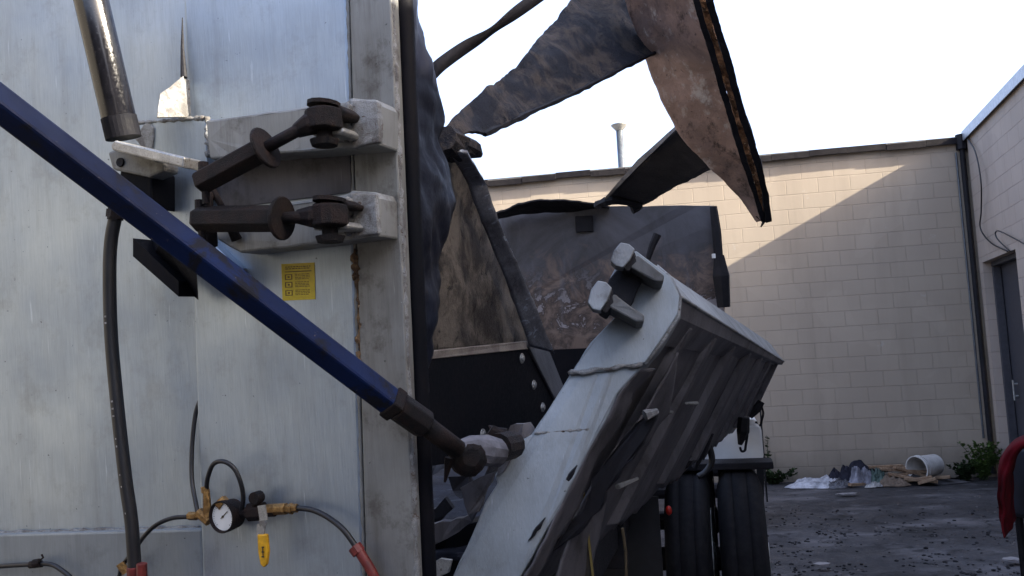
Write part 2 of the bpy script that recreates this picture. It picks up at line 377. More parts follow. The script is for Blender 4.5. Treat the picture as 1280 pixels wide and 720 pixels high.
# ------------------------------------------------------------------ building on the right
RA = R(15); RV = Vector((-math.sin(RA), -math.cos(RA), 0)); RNn = Vector((math.cos(RA), -math.sin(RA), 0))   # along towards the camera; outward of building = -RNn
M['rblocks'] = block_mat('pinkish_painted_blocks', RV, (.40, .335, .285), (.35, .295, .25), .6, .0, .03, .4)
c0 = corner + WN*.10
rb = thing('corner_building', 'pinkish block building with a dark doorway running forward on the right', 'building', tuple(c0+RNn*.2))
RH = WH+.03
def rpt(s, z, inn=0.0): return c0 + RV*s + RNn*inn + Vector((0, 0, z))
def rw_at(px, py):
    d = ray(px, py); q = CAM + d*((c0-CAM).dot(RNn)/d.dot(RNn)); return (q-c0).dot(RV), q.z
D0, _ = rw_at(1240, 450); _, DZ = rw_at(1243, 322); D1 = D0+1.5
bm = B()
def wbox(s0, s1, z0, z1, t=.3): prism(bm, [rpt(s0, z0), rpt(s1, z0), rpt(s1, z0, t), rpt(s0, z0, t)], (0, 0, z1-z0))
wbox(4.6, 10.75, RH+.06, 7.2, 6);wbox(0, D0, 0, RH); wbox(D1, 10.75, 0, RH); wbox(10.753, 16, 0, RH-.13); wbox(D0, D1, DZ, RH)  # added raised block shades the truck; near wall lowered to let sun in
bmesh.ops.remove_doubles(bm, verts=bm.verts, dist=1e-4)
obj('wall', bm, M['rblocks'], rb)
bm = B(); prism(bm, [rpt(-.3, RH+.002, -.04), rpt(10.77, RH+.002, -.04), rpt(10.77, RH+.002, 8), rpt(-.3, RH+.002, 8)], (0, 0, .05)); obj('roof', bm, M['roofing'], rb)
bm = B(); prism(bm, [rpt(-.02, RH-.05, -.055), rpt(10.77, RH-.05, -.055), rpt(10.77, RH-.05, -.043), rpt(-.02, RH-.05, -.043)], (0, 0, .13)); obj('roof_flashing', bm, M['flashlight'], rb, bevel=.003)
bm = B(); prism(bm, [rpt(D0+.02, .02, .2), rpt(D1-.02, .02, .2), rpt(D1-.02, .02, .24), rpt(D0+.02, .02, .24)], (0, 0, DZ-.04)); dr = obj('door', bm, M['doorpaint'], rb, bevel=.004)
bm = B(); prism(bm, [rpt(D0-.003, DZ-.06, .1), rpt(D1+.003, DZ-.06, .1), rpt(D1+.003, DZ-.06, .19), rpt(D0-.003, DZ-.06, .19)], (0, 0, .06))
prism(bm, [rpt(D0+.01, 0, .1), rpt(D0+.07, 0, .1), rpt(D0+.07, 0, .19), rpt(D0+.01, 0, .19)], (0, 0, DZ-.07)); obj('door_frame', bm, M['doorpaint'], rb, bevel=.003)
bm = B()
for z in (1.05, 1.2): tube(bm, [rpt(D0+.3, z, .19), rpt(D0+.3, z, .14)], .012)
tube(bm, [rpt(D0+.3, 1.0, .14), rpt(D0+.3, 1.25, .14)], .012); obj('handle', bm, M['steel'], rb).parent = rb
# closing walls so that it is a solid building from elsewhere
bm = B(); prism(bm, [rpt(0, 0, .302), rpt(16, 0, .302), rpt(16, 0, 7.8), rpt(0, 0, 7.8)], (0, 0, RH-.3)); obj('inner_block', bm, M['rblocks'], rb)
# rain pipe in the corner
bm = B(); q = corner+WN*.045-WU*.055; tube(bm, [q+Vector((0, 0, .05)), q+Vector((0, 0, WH-.1))], .035, 10); tube(bm, [q+Vector((0, 0, WH-.12)), q+Vector((0, 0, WH+.08))], .07, 8)
obj('rain_pipe', bm, M['black'], bt)
bm = B(); q = corner+WN*.03-WU*.13; tube(bm, [q+Vector((0, 0, .5)), q+Vector((0, 0, WH-.15))], .014, 8); obj('conduit', bm, M['pipe'], bt)
# loose cable
def rp(px, py, off=.02):
    s, z = rw_at(px, py); return rpt(s, z, -off)
bm = B(); tube(bm, smoothline([rp(1207, 168), rp(1224, 188, .05), rp(1235, 225, .08), rp(1232, 262, .05), rp(1231, 285, .05), rp(1243, 303, .04), rp(1262, 314, .02)], 8), .009, 6)
o = tag(obj('cable', bm, M['rubber'], None, smooth=True), 'thin black cable drooping from the roof corner down to the doorway', 'cable', )
bm = B(); tube(bm, smoothline([rp(1265, 314), rp(1253, 297, .06), rp(1254, 288, .06), rp(1275, 298, .05), rp(1300, 314, .03)], 8), .008, 6)
tag(obj('cable', bm, M['rubber'], None, smooth=True), 'short looped wire sticking up over the dark doorway lintel', 'cable')

# two unseen blocks added left and behind to cut sky light and be reflected
M['cream'] = grubby('side_blocker_grey', (.14, .135, .125), (.09, .085, .08), None, 1.2, .9)
M['rear_blocker'] = grubby('rear_blocker_grey', (.09, .085, .08), (.07, .065, .06), None, 3, .9)
for (x0, x1, y0, y1, h, lb) in ((-24, 1.8, -15, -7, 4.4, 'plain dark grey block added unseen behind the viewer to darken the tailgate reflection'), (-16, -7.5, -6.5, 9, 6.0, 'plain grey block added unseen on the far left to cut sky light'),):
    wt_ = thing('added_sky_blocker', lb, 'building', ((x0+x1)/2, (y0+y1)/2, 0)); bm = B(); abox(bm, x0, x1, y0, y1, 0, h); obj('wall', bm, M['rear_blocker'] if x1 > 0 else M['cream'], wt_)
    bm = B(); abox(bm, x0-.1, x1+.1, y0-.1, y1+.1, h+.002, h+.2); obj('roof', bm, M['roofing'], wt_)

# ================================================================== the wrecked truck
tr = thing('wrecked_truck', 'wrecked grey aluminium truck body torn open, its roof curled up into the sky', 'truck', (0.35, 3.0, 0))
def plate(name, mat, px, off, th, parent=tr, bevel=.003, label=None, jg=0, seed=0):
    pts = [T(x, y, off) for x, y in px]
    if jg: pts = jag(pts, .03, jg, seed)
    bm = B(); prism(bm, pts, -GN*th); return obj(name, bm, mat, parent, bevel=bevel, label=label)
gate = plate('tailgate', M['alu'], [(-160, -90), (486, -90), (523, 800), (-160, 800)], 0, .03, label='tall weathered aluminium tailgate')
plate('cover_plate', M['alu'], [(226, -90), (431, -90), (457, 800), (255, 800)], .028, .026, gate, .008)
plate('edge_post', M['alu_dirty'], [(434, -90), (485, -90), (522, 800), (460, 800)], .040, .038, gate, .004)
plate('bottom_rail', M['alu_light'], [(-160, 672), (252, 661), (256, 800), (-160, 800)], .022, .02, gate, .006)
bm = B(); tube(bm, [T(x, 672-(x+160)*11/412-1, .004) for x in range(-160, 250, 6)], .006, 6, .35, 1); obj('weld_bead', bm, M['weld'], gate, smooth=True)
bm = B(); tube(bm, [T(433.5+(y+60)*.0285, y, .030) for y in range(-60, 800, 7)], .0045, 6, .4, 2); obj('weld_bead', bm, M['alu_dirty'], gate, smooth=True)
bm = B(); tube(bm, [T(447+(y-322)*.028+random.uniform(-1.5, 1.5), y, .036) for y in range(318, 480, 4)], .005, 6, .6, 3); obj('weld_bead', bm, M['rustweld'], gate, smooth=True); bm = B()
tube(bm, [T(444+random.uniform(-2, 2), y, .04) for y in range(312, 350, 4)], .007, 6, .7, 9); obj('weld_bead', bm, M['rustweld'], gate, smooth=True)
bm = B(); tube(bm, [T(486+(y+60)*.0445+random.uniform(-.6, .6), y, .03) for y in range(-60, 800, 6)], .008, 6, .3, 4); obj('weld_bead', bm, M['weld'], gate, smooth=True)
# mounting plate behind the latches
plate('mounting_plate', M['alu'], [(182, 152), (257, 146), (262, 300), (300, 336), (250, 330), (190, 286)], .056, .05, gate, .003)
bm = B(); tube(bm, [T(259+random.uniform(-1, 1)+(y-146)*.05, y, .06) for y in range(146, 200, 3)], .006, 6, .5, 5); obj('weld_bead', bm, M['weld'], gate, smooth=True); bm = B(); tube(bm, [T(x, 153-(x-182)*.08, .055) for x in range(170, 258, 3)], .005, 6, .5, 6); obj('weld_bead', bm, M['weld'], gate, smooth=True)
# small bent gusset that catches the sun
bm = B(); prism(bm, jag([T(196, 148, .14), T(200, 118, .12), T(229, 96, .05), T(234, 148, .05)], .03, .002, 3), Vector((.004, -.008, 0)))
prism(bm, [T(229, 96, .053), T(237, 100, .03), T(239, 146, .03), T(234, 146, .053)], GN*.004+Vector((-.005, 0, 0)))
obj('gusset', bm, M['weld'], gate, bevel=.001)
bm = B(); tube(bm, [T(228, 22, .032), T(228, 60, .04), T(230, 97, .05)], [.001, .004, .008], 8); obj('spike', bm, M['black'], gate)
# long black seal at the edge of the gate and torn lining behind it
bm = B(); tube(bm, [T(493+(y+90)*.0405, y, .0)-GN*.03 for y in range(-90, 810, 20)], .022, 12, .03, 6); obj('edge_seal', bm, M['blackpanel'], tr, smooth=True)
bm = B(); tube(bm, [T(508+(y+90)*.024, y, -.05) for y in range(-90, 810, 20)], .014, 10, .08, 8); obj('seal_channel', bm, M['liner'], tr, smooth=True)
La = [T(498, -60, -.06), T(502, 60, -.06), T(506, 200, -.06), T(512, 330, -.07), T(518, 470, -.08), T(524, 560, -.08)]
Lb = smoothline([P(512, -60, 2.35), P(521, 10, 2.35), P(538, 55, 2.4), P(551, 95, 2.45), P(557, 150, 2.45), P(550, 180, 2.4), P(558, 205, 2.4), P(566, 240, 2.4), P(563, 272, 2.38), P(549, 312, 2.35), P(545, 335, 2.35), P(549, 362, 2.33), P(543, 400, 2.3), P(533, 430, 2.25), P(530, 500, 2.2), P(529, 560, 2.2)], 5)
bm = B(); patch(bm, La, Lb, 90, 18, .035, 5, 0, .006, seed=4); obj('torn_lining', bm, M['liner'], tr, smooth=True, solid=.006)
# latch rails
def latch_rail(px, off, th):
    o = plate('latch_rail', M['alu_dirty'], px, off, th, gate, .005, jg=.0012, seed=int(px[0][1])); return o
latch_rail([(257, 150), (432, 127), (438, 122), (470, 124), (475, 132), (475, 182), (262, 199)], .12, .082)
latch_rail([(266, 268), (432, 243), (440, 238), (470, 240), (474, 248), (475, 296), (300, 316), (272, 300)], .12, .082)
plate('end_block', M['weld'], [(437, 124), (472, 126), (474, 178), (440, 186)], .128, .02, gate, .004, jg=.002, seed=5)
plate('end_block', M['weld'], [(437, 241), (470, 242), (473, 292), (441, 297)], .128, .02, gate, .004, jg=.002, seed=6)
plate('recess_plate', M['alu_shade'], [(264, 204), (437, 190), (439, 240), (272, 262)], .034, .005, gate, .001)  # dark plate, its colour carries the shadow cast by the upper rail
for k, x0 in enumerate((0, 1)):
    yy = (130, 247)[k]
    bm = B(); tube(bm, [T(436+random.uniform(-3, 3), yy+i*4, .13) for i in range(13)], .008, 6, .6, 11+k); obj('weld_bead', bm, M['weld'], gate, smooth=True)
# lugs with pins
def lug(px, name='lug', mat='steel', off=.19, th=.075):
    return plate(name, M[mat], px, off, th, gate, .004)
lug([(384, 158), (392, 155), (424, 157), (430, 163), (426, 169), (392, 170), (385, 166)])
lug([(388, 136), (398, 131), (422, 130), (431, 138), (428, 146), (396, 150), (386, 144)], mat='darkiron')
lug([(386, 278), (392, 276), (430, 276), (436, 282), (432, 287), (392, 288)])
lug([(388, 256), (398, 250), (424, 248), (436, 254), (434, 260), (396, 262)], mat='darkiron')
# the turnbuckles
def turnbuckle(a, b, c, eye, pinh, lbl):
    o1 = .235
    A, Bq, Cq, E = T(*a, o1), T(*b, o1), T(*c, o1-.02), T(*eye, o1-.04)
    d = (Bq-A).normalized()
    bm = B(); tube(bm, [A, A.lerp(Bq, .04), Bq], [.024, .028, .028], 6)
    t = obj('turnbuckle', bm, M['darkiron'], tr, bevel=.002, label=lbl)
    bm = B(); lathe(bm, Bq+d*.012, d, [(-.004, 0), (-.004, .042), (-.002, .044), (.002, .044), (.004, .042), (.004, 0)], 24); obj('lock_washer', bm, M['darkiron'], t, smooth=False)
    bm = B(); tube(bm, [Bq, Cq], .0125, 12); obj('threaded_rod', bm, M['darkiron'], t, smooth=True)
    bm = B(); up = Vector((0, 0, 1)); tube(bm, [E-up*.024, E-up*.020, E+up*.018, E+up*.024], [.03, .038, .036, .026], 12, .06, 3); tube(bm, [Cq-d*.03, Cq, E], [.015, .022, .026], 8); obj('eye', bm, M['darkiron'], t, smooth=False, bevel=.002)
    bm = B(); tube(bm, [E-up*.05, E+up*.03], .016, 12); lathe(bm, E+up*.028, (0.1, 0, 1), [(0, 0), (0, .034), (.008, .034), (.011, .02), (.012, 0)], 12); lathe(bm, E-up*.045, (0, 0, 1), [(-.008, 0), (-.008, .026), (.004, .03), (.004, 0)], 12); obj('pin', bm, M['darkiron'], t, smooth=False)
    bm = B(); tube(bm, [A+up*.04+d*.01, A+up*.012+d*.01], .010, 8); obj('grease_nipple', bm, M['darkiron'], t)
    bm = B(); lathe(bm, A-up*.05+d*.015, (0, 0, 1), [(0, 0), (0, .008), (.04, .009), (.04, 0)], 8); obj('end_pin', bm, M['darkiron'], t)
    return t
turnbuckle((250, 229), (326, 188), (385, 156), (405, 150), 0, 'greasy turnbuckle slanting up to the right on the upper rail')
turnbuckle((245, 274), (346, 273), (388, 271), (412, 270), 0, 'greasy turnbuckle lying level on the lower rail')
bm = B(); tube(bm, [T(266, 238, .17), T(276, 256, .16), T(296, 300, .13)], [.008, .007, .012], 8); obj('safety_pin', bm, M['darkiron'], tr, smooth=True)
bm = B(); tube(bm, [T(262, 280, .17), T(264, 305, .13)], .015, 8); tube(bm, [T(262, 235, .17), T(260, 268, .19)], .010, 8); obj('latch_bolt', bm, M['darkiron'], tr, smooth=True)
# black stay bracket under the brace
bm = B(); prism(bm, [T(190, 296, .06), T(204, 296, .2), T(246, 340, .2), T(248, 372, .06), T(190, 322, .06)], Vector((0, .0, -.006))); prism(bm, [T(190, 300, .07), T(246, 352, .07), T(246, 371, .07), T(190, 322, .07)], GN*.06)
obj('stay_bracket', bm, M['blackpanel'], gate)
# sticker
st = plate('warning_sticker', plain('yellow_sticker', (.62, .47, .02), .4, 0, .5, .15, 90), [(351.5, 330), (393, 328), (394, 374), (353, 376)], .0295, .0012, gate, 0)
def spt(u, v, off=.0300): # u,v 0..1 across the sticker
    x = 351.5+u*41.5+v*1.2; y = 330-u*2+v*46; return T(x, y, off)
def srect(bm, u0, u1, v0, v1, off=.0300): prism(bm, [spt(u0, v0, off), spt(u1, v0, off), spt(u1, v1, off), spt(u0, v1, off)], -GN*.0003)
bm = B(); rng = random.Random(3)
for v in (.08, .13): 
    u = .12
    while u < .85:
        l = rng.uniform(.03, .09); srect(bm, u, u+l, v, v+.025); u += l+.025
srect(bm, .1, .9, .21, .235)
for (v0, n_) in ((.29, 4), (.50, 4), (.72, 4)):
    for i in range(n_):
        u = .40; v = v0+i*.042
        while u < .82:
            l = min(rng.uniform(.03, .10), .84-u); srect(bm, u, u+l, v, v+.018); u += l+.022
for v0 in (.29, .50, .72):
    srect(bm, .10, .13, v0, v0+.15); srect(bm, .29, .32, v0, v0+.15); srect(bm, .133, .287, v0, v0+.022); srect(bm, .133, .287, v0+.128, v0+.15); srect(bm, .18, .24, v0+.05, v0+.10)
obj('sticker_print', bm, plain('brown_print', (.16, .10, .01), .5), gate)
# hydraulic cylinder upper left
ca, cb_ = T(100, -60, .22), T(153, 166, .16)
bm = B(); tube(bm, [ca, ca.lerp(cb_, .5), cb_], .037, 28); cyl = obj('hydraulic_cylinder', bm, M['rod'], tr, smooth=True, bevel=.003)
dd = (cb_-ca).normalized()
bm = B(); tube(bm, [cb_-dd*.035, cb_+dd*.012], .0385, 28); obj('cylinder_gland', bm, M['blackpanel'], cyl, smooth=False)
bm = B(); prism(bm, [T(138, 181, .2), T(143, 175, .2), T(230, 196, .2), T(229, 210, .2), T(214, 206, .2), T(140, 188, .2)], -GN*.06+Vector((0, 0, -.0))); obj('clamp_bar', bm, M['steel'], tr, bevel=.004)
bm = B(); prism(bm, [T(134, 190, .14), T(150, 184, .14), T(205, 203, .14), T(205, 214, .14), T(186, 222, .14), T(140, 212, .14)], -GN*.05); cl = obj('cylinder_lug', bm, M['alu_dirty'], tr, bevel=.006)
bm = B(); lathe(bm, T(151, 203, .141), GN, [(0, 0), (0, .011), (.004, .010), (.003, 0)], 16); obj('lug_hole', bm, M['black'], cl)
bm = B(); prism(bm, [T(150, 210, .13), T(190, 214, .13), T(190, 262, .13), T(165, 240, .13), T(148, 228, .13)], -GN*.08); obj('pivot_block', bm, M['blackpanel'], tr, bevel=.006)
bm = B(); prism(bm, jag([T(166, 172, .06), T(184, 150, .06), T(192, 160, .06), T(190, 188, .06), T(178, 186, .06)], .02, .002, 8), -GN*.05); obj('weld_tab', bm, M['weld'], gate, bevel=.002)
# hydraulic hose
hp = smoothline([T(148, 236, .12), T(146, 262, .12), T(139, 300, .12), T(137, 345, .12), T(139, 420, .12), T(147, 510, .125), T(157, 600, .13), T(165, 660, .13), T(171, 760, .13)], 10)
bm = B(); tube(bm, hp, .0150, 16); hh = obj('hydraulic_hose', bm, M['rubber'], tr, smooth=True)
bm = B(); tube(bm, [T(147, 240, .12), T(144, 275, .12)], .018, 12); tube(bm, [T(145, 262, .12), T(144, 272, .12)], .0205, 6); obj('hose_ferrule', bm, M['darkiron'], hh)
bm = B(); tube(bm, [T(169, 708, .13), T(173, 790, .13)], .019, 10); tube(bm, [T(177, 704, .15), T(179, 760, .15)], .012, 8); obj('hose_coupling', bm, M['redpaint'], hh, bevel=.002)
bm = B(); rng = random.Random(5)
for y in list(range(395, 402, 3))+list(range(505, 512, 3))+list(range(517, 524, 3))+[548, 561, 590, 607, 640]:
    t = (y-236)/(760-236)
    i = min(range(len(hp)), key=lambda q: abs(((hp[q]-CAM).dot(-_U)/((hp[q]-CAM).dot(_f))*F+360)-y)); p = hp[i]; tg = (hp[i+1]-hp[i-1]).normalized()
    sd = tg.cross(GN).normalized(); h_ = rng.uniform(.0012, .0026)*(1 if y < 530 else .5)
    bm = B(); obox(bm, p+GN*.0148, sd*h_, tg*.002, GN*.0009); obj('print_mark', bm, M['faded'], hh)
# blue brace with its ram end
b0, b1 = P(-60, 84, 1.45), P(492, 505, 1.80)
bd = (b1-b0).normalized(); bx = bd.cross(GN).normalized(); by = bd.cross(bx).normalized()
ang = R(16); ex = bx*math.cos(ang)+by*math.sin(ang); ey = by*math.cos(ang)-bx*math.sin(ang)
bm = B(); obox(bm, (b0+b1)/2, bd*((b1-b0).length/2), ex*.0225, ey*.0225); br = obj('brace', bm, M['blue'], tr, bevel=.006, label='long blue painted square steel brace')
bm = B()
e1 = P(506, 514, 1.81); e2 = P(531, 531, 1.84); e3 = P(572, 562, 1.9)
obox(bm, b1+bd*.0, bd*.012, ex*.026, ey*.026); tube(bm, [b1, e1], .026, 20); tube(bm, [e1-bd*.02, e2], .031, 8)
obj('brace_collar', bm, M['darkiron'], br, bevel=.004)
bm = B(); tube(bm, [e2, e3], .0215, 16); obj('ram_rod', bm, M['darkiron'], br, smooth=True)
bm = B()
ctr = P(585, 572, 1.95)
tube(bm, [ctr+Vector((.3, -1, .1))*t_ for t_ in (-.045, -.03, -.01, .01, .025, .035)], [.024, .037, .042, .041, .034, .02], 12, .14, 7)
tube(bm, [P(562, 572, 1.93), P(556, 603, 1.93)], [.012, .003], 6); obj('knuckle', bm, M['darkiron'], br, bevel=.002)
bm = B(); tube(bm, jag([P(575, 562, 1.93), P(620, 562, 2.02)], .01, .004, 3, False), [.03]*3+[.036]*30, 12, .15, 4) if False else tube(bm, [P(572, 560, 1.93), P(588, 562, 1.95), P(604, 564, 1.98), P(622, 566, 2.02)], [.02, .036, .034, .028], 12, .2, 4); obj('rag_wrap', bm, plain('grey_rag', (.13, .13, .15), .8, 0, .3, .7, 18), br, smooth=False)

def plane_pt(px, py, a, b, c, off=0.0):
    n_ = (b-a).cross(c-a).normalized()
    if n_.dot(CAM-a) < 0: n_ = -n_
    d = ray(px, py); return CAM+d*((a+n_*off-CAM).dot(n_)/d.dot(n_))
# inner wall and lining of the body
near, far = 2.55, 3.7
bm = B(); patch(bm, [P(556, 178, 2.55), P(530, 300, 2.5), P(520, 440, 2.5)], [P(578, 188, 2.75), P(610, 270, 3.1), P(640, 350, 3.3), P(668, 430, 3.5)], 60, 24, .02, 4, 0, .004, seed=2)
iw = obj('inner_wall', bm, M['charbrown'], tr, smooth=True, solid=.006, label='scorched brown inner side wall')
bm = B(); patch(bm, [P(560, 186, 2.52), P(584, 228, 2.75), P(603, 280, 2.9), P(634, 355, 3.1), P(662, 432, 3.3)], [P(584, 190, 2.56), P(606, 228, 2.79), P(634, 300, 2.97), P(664, 370, 3.18), P(692, 440, 3.38)], 50, 6, .004, 6, .003, .004, seed=9)
obj('wall_flange', bm, grubby('scuffed_blue_grey_edge', (.20, .21, .24), (.10, .10, .115), (.36, .42, .5), 7, .5, .2, .4, .5), iw, smooth=True, solid=.012)
bm = B(); tube(bm, [P(556, 172, 2.5), P(566, 184, 2.6), P(574, 178, 2.65), P(590, 186, 2.75), P(600, 194, 2.8)], [.03, .04, .025, .02, .008], 9, .35, 5); obj('crumpled_edge', bm, M['charblue'], iw)
bm = B(); prism(bm, [P(524, 439, 2.48), P(656, 426, 3.3), P(660, 436, 3.3), P(524, 450, 2.48)], (.02, .03, 0)); obj('ledge', bm, grubby('dusty_ledge', (.20, .18, .16), (.12, .1, .09), None, 8, .8), tr, bevel=.003)
bm = B(); LP3 = (P(522, 447, 2.46), P(658, 434, 3.28), P(522, 585, 2.46)); prism(bm, [plane_pt(x, y, *LP3) for x, y in ((522, 447), (658, 434), (694, 504), (694, 560), (522, 585))], (-.03, .03, 0)); lp_ = obj('lining_panel', bm, M['blackpanel'], tr, bevel=.003, label='black bolted lining panel')
bn = (P(522, 447, 2.46)-P(658, 434, 3.28)).cross(P(522, 585, 2.46)-P(522, 447, 2.46)).normalized()
if bn.dot(CAM-P(600, 500, 2.8)) < 0: bn = -bn
pl0 = P(522, 447, 2.46)
for (x, y) in ((652, 448), (667, 481), (678, 509), (603, 543)):
    c = plane_pt(x, y, *LP3)
    bm = B(); lathe(bm, c, bn, [(0, 0), (0, .019), (.004, .018), (.005, .012), (.009, .011), (.010, .006), (.010, 0)], 20); obj('bolt', bm, M['steel'], lp_, smooth=False)
bm = B(); e_ = [plane_pt(x, y, *LP3, .004) for x, y in ((659, 432), (695, 503))]; tube(bm, e_, .006, 6); prism(bm, [e_[0], P(684, 434, 3.9), P(704, 484, 4.0), e_[1]], (.004, .02, 0)); obj('lining_edge', bm, grubby('grey_edge', (.06, .06, .07), (.03, .03, .035)), tr)
# bed
bm = B(); patch(bm, [(-.65, 2.4, 1.22), (.0, 7.1, 1.22)], [(-.12, 2.35, 1.22), (1.45, 6.9, 1.22)], 60, 14, .02, 3, 0, .01, seed=3); obj('bed_floor', bm, grubby('scraped_floor', (.022, .024, .034), (.012, .012, .016), (.06, .06, .075), 5, .9, 0, .12), tr, smooth=True, solid=.02)
# front wall of the body
FD = 6.9
FW = grubby('burnt_front_wall', (.058, .058, .070), (.034, .033, .040), None, 2.2, .65, .2, .4, .3, .35, .65)
k = NB('front_wall'); geo = k.n('ShaderNodeNewGeometry').outputs['Position']; s = k.n('ShaderNodeSeparateXYZ'); k.l(geo, s.inputs[0])
n1 = k.noise(1.7, 7, .65, dist=.6); n2 = k.noise(5.5, 8, .7, dist=.8); n3 = k.noise(60, 4, .7)
c = k.mix(k.ramp(n1, [(.35, 0), (.65, 1)]), (.105, .106, .124), (.045, .043, .048))
zz = k.math('ADD', s.outputs[2], k.math('MULTIPLY', n2, 1.1))
c2 = k.mix(k.ramp(n2, [(.42, 0), (.54, 1)]), (.15, .11, .09), (.05, .036, .032)); c2 = k.mix(k.ramp(n2, [(.56, 0), (.60, 1)]), c2, (.26, .24, .25))
c = k.mix(k.ramp(zz, [(2.55/3.5, 1), (2.85/3.5, 0)]) if False else k.ramp(k.math('DIVIDE', zz, 4.0), [(.70, 1), (.78, 0)]), c, c2)
c = k.mix(k.ramp(k.noise(2.1, 6, .6, k.map((5, 5, 1))), [(.58, 0), (.75, .5)]), c, (.13, .14, .165))
M['frontwall'] = k.out(c, .62, .15, k.bump(n2, .4, .01))
bm = B(); pts = [P(600, 268, FD+.1), P(620, 266, FD+.1), P(655, 256, FD+.08), P(700, 251, FD+.05), P(755, 258, FD), P(830, 257, FD-.1), P(893, 257, FD-.2), P(897, 300, FD-.2), P(902, 350, FD-.2), P(906, 384, FD-.2), P(906, 470, FD-.2), P(600, 480, FD+.1)]
q3 = (pts[1], pts[6], pts[9]); qs = [(600, 268), (620, 266), (655, 256), (700, 251), (755, 258), (830, 257), (893, 257), (897, 300), (902, 350), (906, 384), (906, 470), (600, 480)]
prism(bm, jag([plane_pt(x, y, *q3) for x, y in qs], .12, .006, 2), (.01, .05, 0)); fw = obj('front_wall', bm, M['frontwall'], tr, bevel=.003, label='smoke stained front wall inside the body')
bm = B(); prism(bm, [P(600, 441, FD+.05), P(760, 434, FD-.05), P(770, 520, FD-.05), P(600, 520, FD+.05)], (0, .03, 0)); obj('front_lining', bm, M['blackpanel'], tr)
bm = B(); patch(bm, smoothline([P(612, 270, FD-.3), P(650, 255, FD-.25), P(690, 249, FD-.25), P(735, 252, FD-.25), P(762, 259, FD-.2)], 6), [P(622, 274, FD), P(650, 268, FD), P(690, 264, FD), P(735, 262, FD), P(762, 262, FD)], 40, 5, .015, 5, .015, 0, seed=6); obj('curled_lip', bm, M['black'], fw, solid=.012)
bm = B(); patch(bm, [P(618, 273, FD-.03), P(640, 300, FD-.03)], [P(720, 262, FD-.03), P(705, 266, FD-.03)], 8, 8, .01, 5, seed=2); bm.free()
bm = B(); prism(bm, [P(719, 270, FD-.06), P(741, 269, FD-.06), P(742, 289, FD-.06), P(720, 290, FD-.06)], (0, .03, 0)); obj('vent_opening', bm, M['black'], fw, bevel=.004)
bm = B(); tube(bm, [P(892, 258, FD-.28), P(896, 290, FD-.28), P(899, 330, FD-.28)], .03, 6, .15, 3); tube(bm, [P(899, 320, FD-.28), P(902, 345, FD-.3), P(905, 384, FD-.3)], [.05, .06, .055], 6, .2, 4); obj('corner_post', bm, M['black'], fw)
bm = B(); obox(bm, P(892, 320, FD-.35), (.012, 0, 0), (0, .01, 0), (0, 0, .016)); obj('reflector', bm, M['white'], fw)
bm = B(); tube(bm, [P(810, 324, 6.4), P(816, 306, 6.4), P(822, 293, 6.4)], [.018, .025, .028], 7, .1, 2); obj('bent_bar', bm, M['black'], fw)
# roof: the sheet curled upward, arms holding it
As = [P(548, 176, 2.6), P(566, 150, 2.7), P(592, 124, 2.9), P(640, 88, 3.3), P(686, 34, 3.7), P(722, -10, 4.0), P(750, -60, 4.3)]
Bs = [P(560, 180, 2.62), P(584, 166, 2.7), P(606, 169, 2.85), P(660, 143, 3.15), P(715, 119, 3.5), P(775, 88, 3.8), P(832, 60, 4.1), P(880, 20, 4.2)]
bm = B(); patch(bm, As, Bs, 90, 22, .022, 5, .005, .003, seed=11); ra = obj('roof_arm', bm, M['charblue'], tr, smooth=True, solid=.010, label='blistered dark strip of roof rising from the gate')
bm = B(); tube(bm, [Vector(p)+Vector((0, -.01, .0)) for p in resample(Bs[2:7], 40)], .010, 6, .3, 3); obj('arm_edge', bm, M['black'], ra)
Sl = [P(752, -60, 3.9), P(778, -5, 3.95), P(806, 78, 4.1), P(826, 122, 4.2), P(846, 160, 4.3), P(867, 183, 4.35), P(899, 219, 4.43), P(925, 248, 4.5), P(947, 276, 4.55)]
Sr = [P(852, -60, 3.5), P(872, 0, 3.6), P(896, 80, 3.8), P(915, 145, 4.0), P(930, 195, 4.15), P(945, 240, 4.35), P(953, 274, 4.5)]
bm = B(); patch(bm, Sl, Sr, 90, 26, .022, 3.2, .003, 0, seed=5); rs = obj('roof_sheet', bm, SHEET, tr, smooth=True, solid=.008, label='big triangular roof sheet with rusty scorched underside')
def strip(name, off0, off1, dep, mat, amp=.3, w=.012):
    A2 = [P(868+off0, -60, 3.45+dep), P(872+off0, 0, 3.55+dep), P(896+off0, 80, 3.75+dep), P(915+off0, 145, 3.95+dep), P(930+off0, 195, 4.1+dep), P(945+off0*.8, 240, 4.3+dep), P(953+off0*.3, 276, 4.45+dep)]
    C2 = [P(868+off1, -60, 3.45+dep), P(872+off1, 0, 3.55+dep), P(896+off1, 80, 3.75+dep), P(915+off1, 145, 3.95+dep), P(930+off1, 195, 4.1+dep), P(945+off1*.8, 240, 4.3+dep), P(956+off1*.4, 274, 4.45+dep)]
    bm = B(); patch(bm, A2, C2, 80, 5, amp*.02, 12, .003, .003, seed=int(off0)+20); return obj(name, bm, mat, rs, solid=w)
strip('rim', -6, 2, 0, M['black'], .3, .02); strip('rusty_core', 2, 10, .05, M['rust'], 1.2, .02); strip('rim', 10, 19, 0, M['black'], .3, .03)
bm = B(); tube(bm, [P(948, 268, 4.5), P(955, 277, 4.5), P(951, 284, 4.5)], [.02, .012, .003], 6); obj('rim_tip', bm, M['black'], rs)
bm = B(); patch(bm, [P(752, 254, 6.3), P(800, 204, 5.7), P(848, 156, 5.1)], [P(800, 258, 6.4), P(850, 230, 5.8), P(905, 203, 5.2)], 50, 10, .012, 3, .001, .005, seed=8); obj('roof_strip', bm, grubby('sooty_strip', (.032, .03, .034), (.018, .017, .02), None, 4, .7), tr, smooth=True, solid=.012)
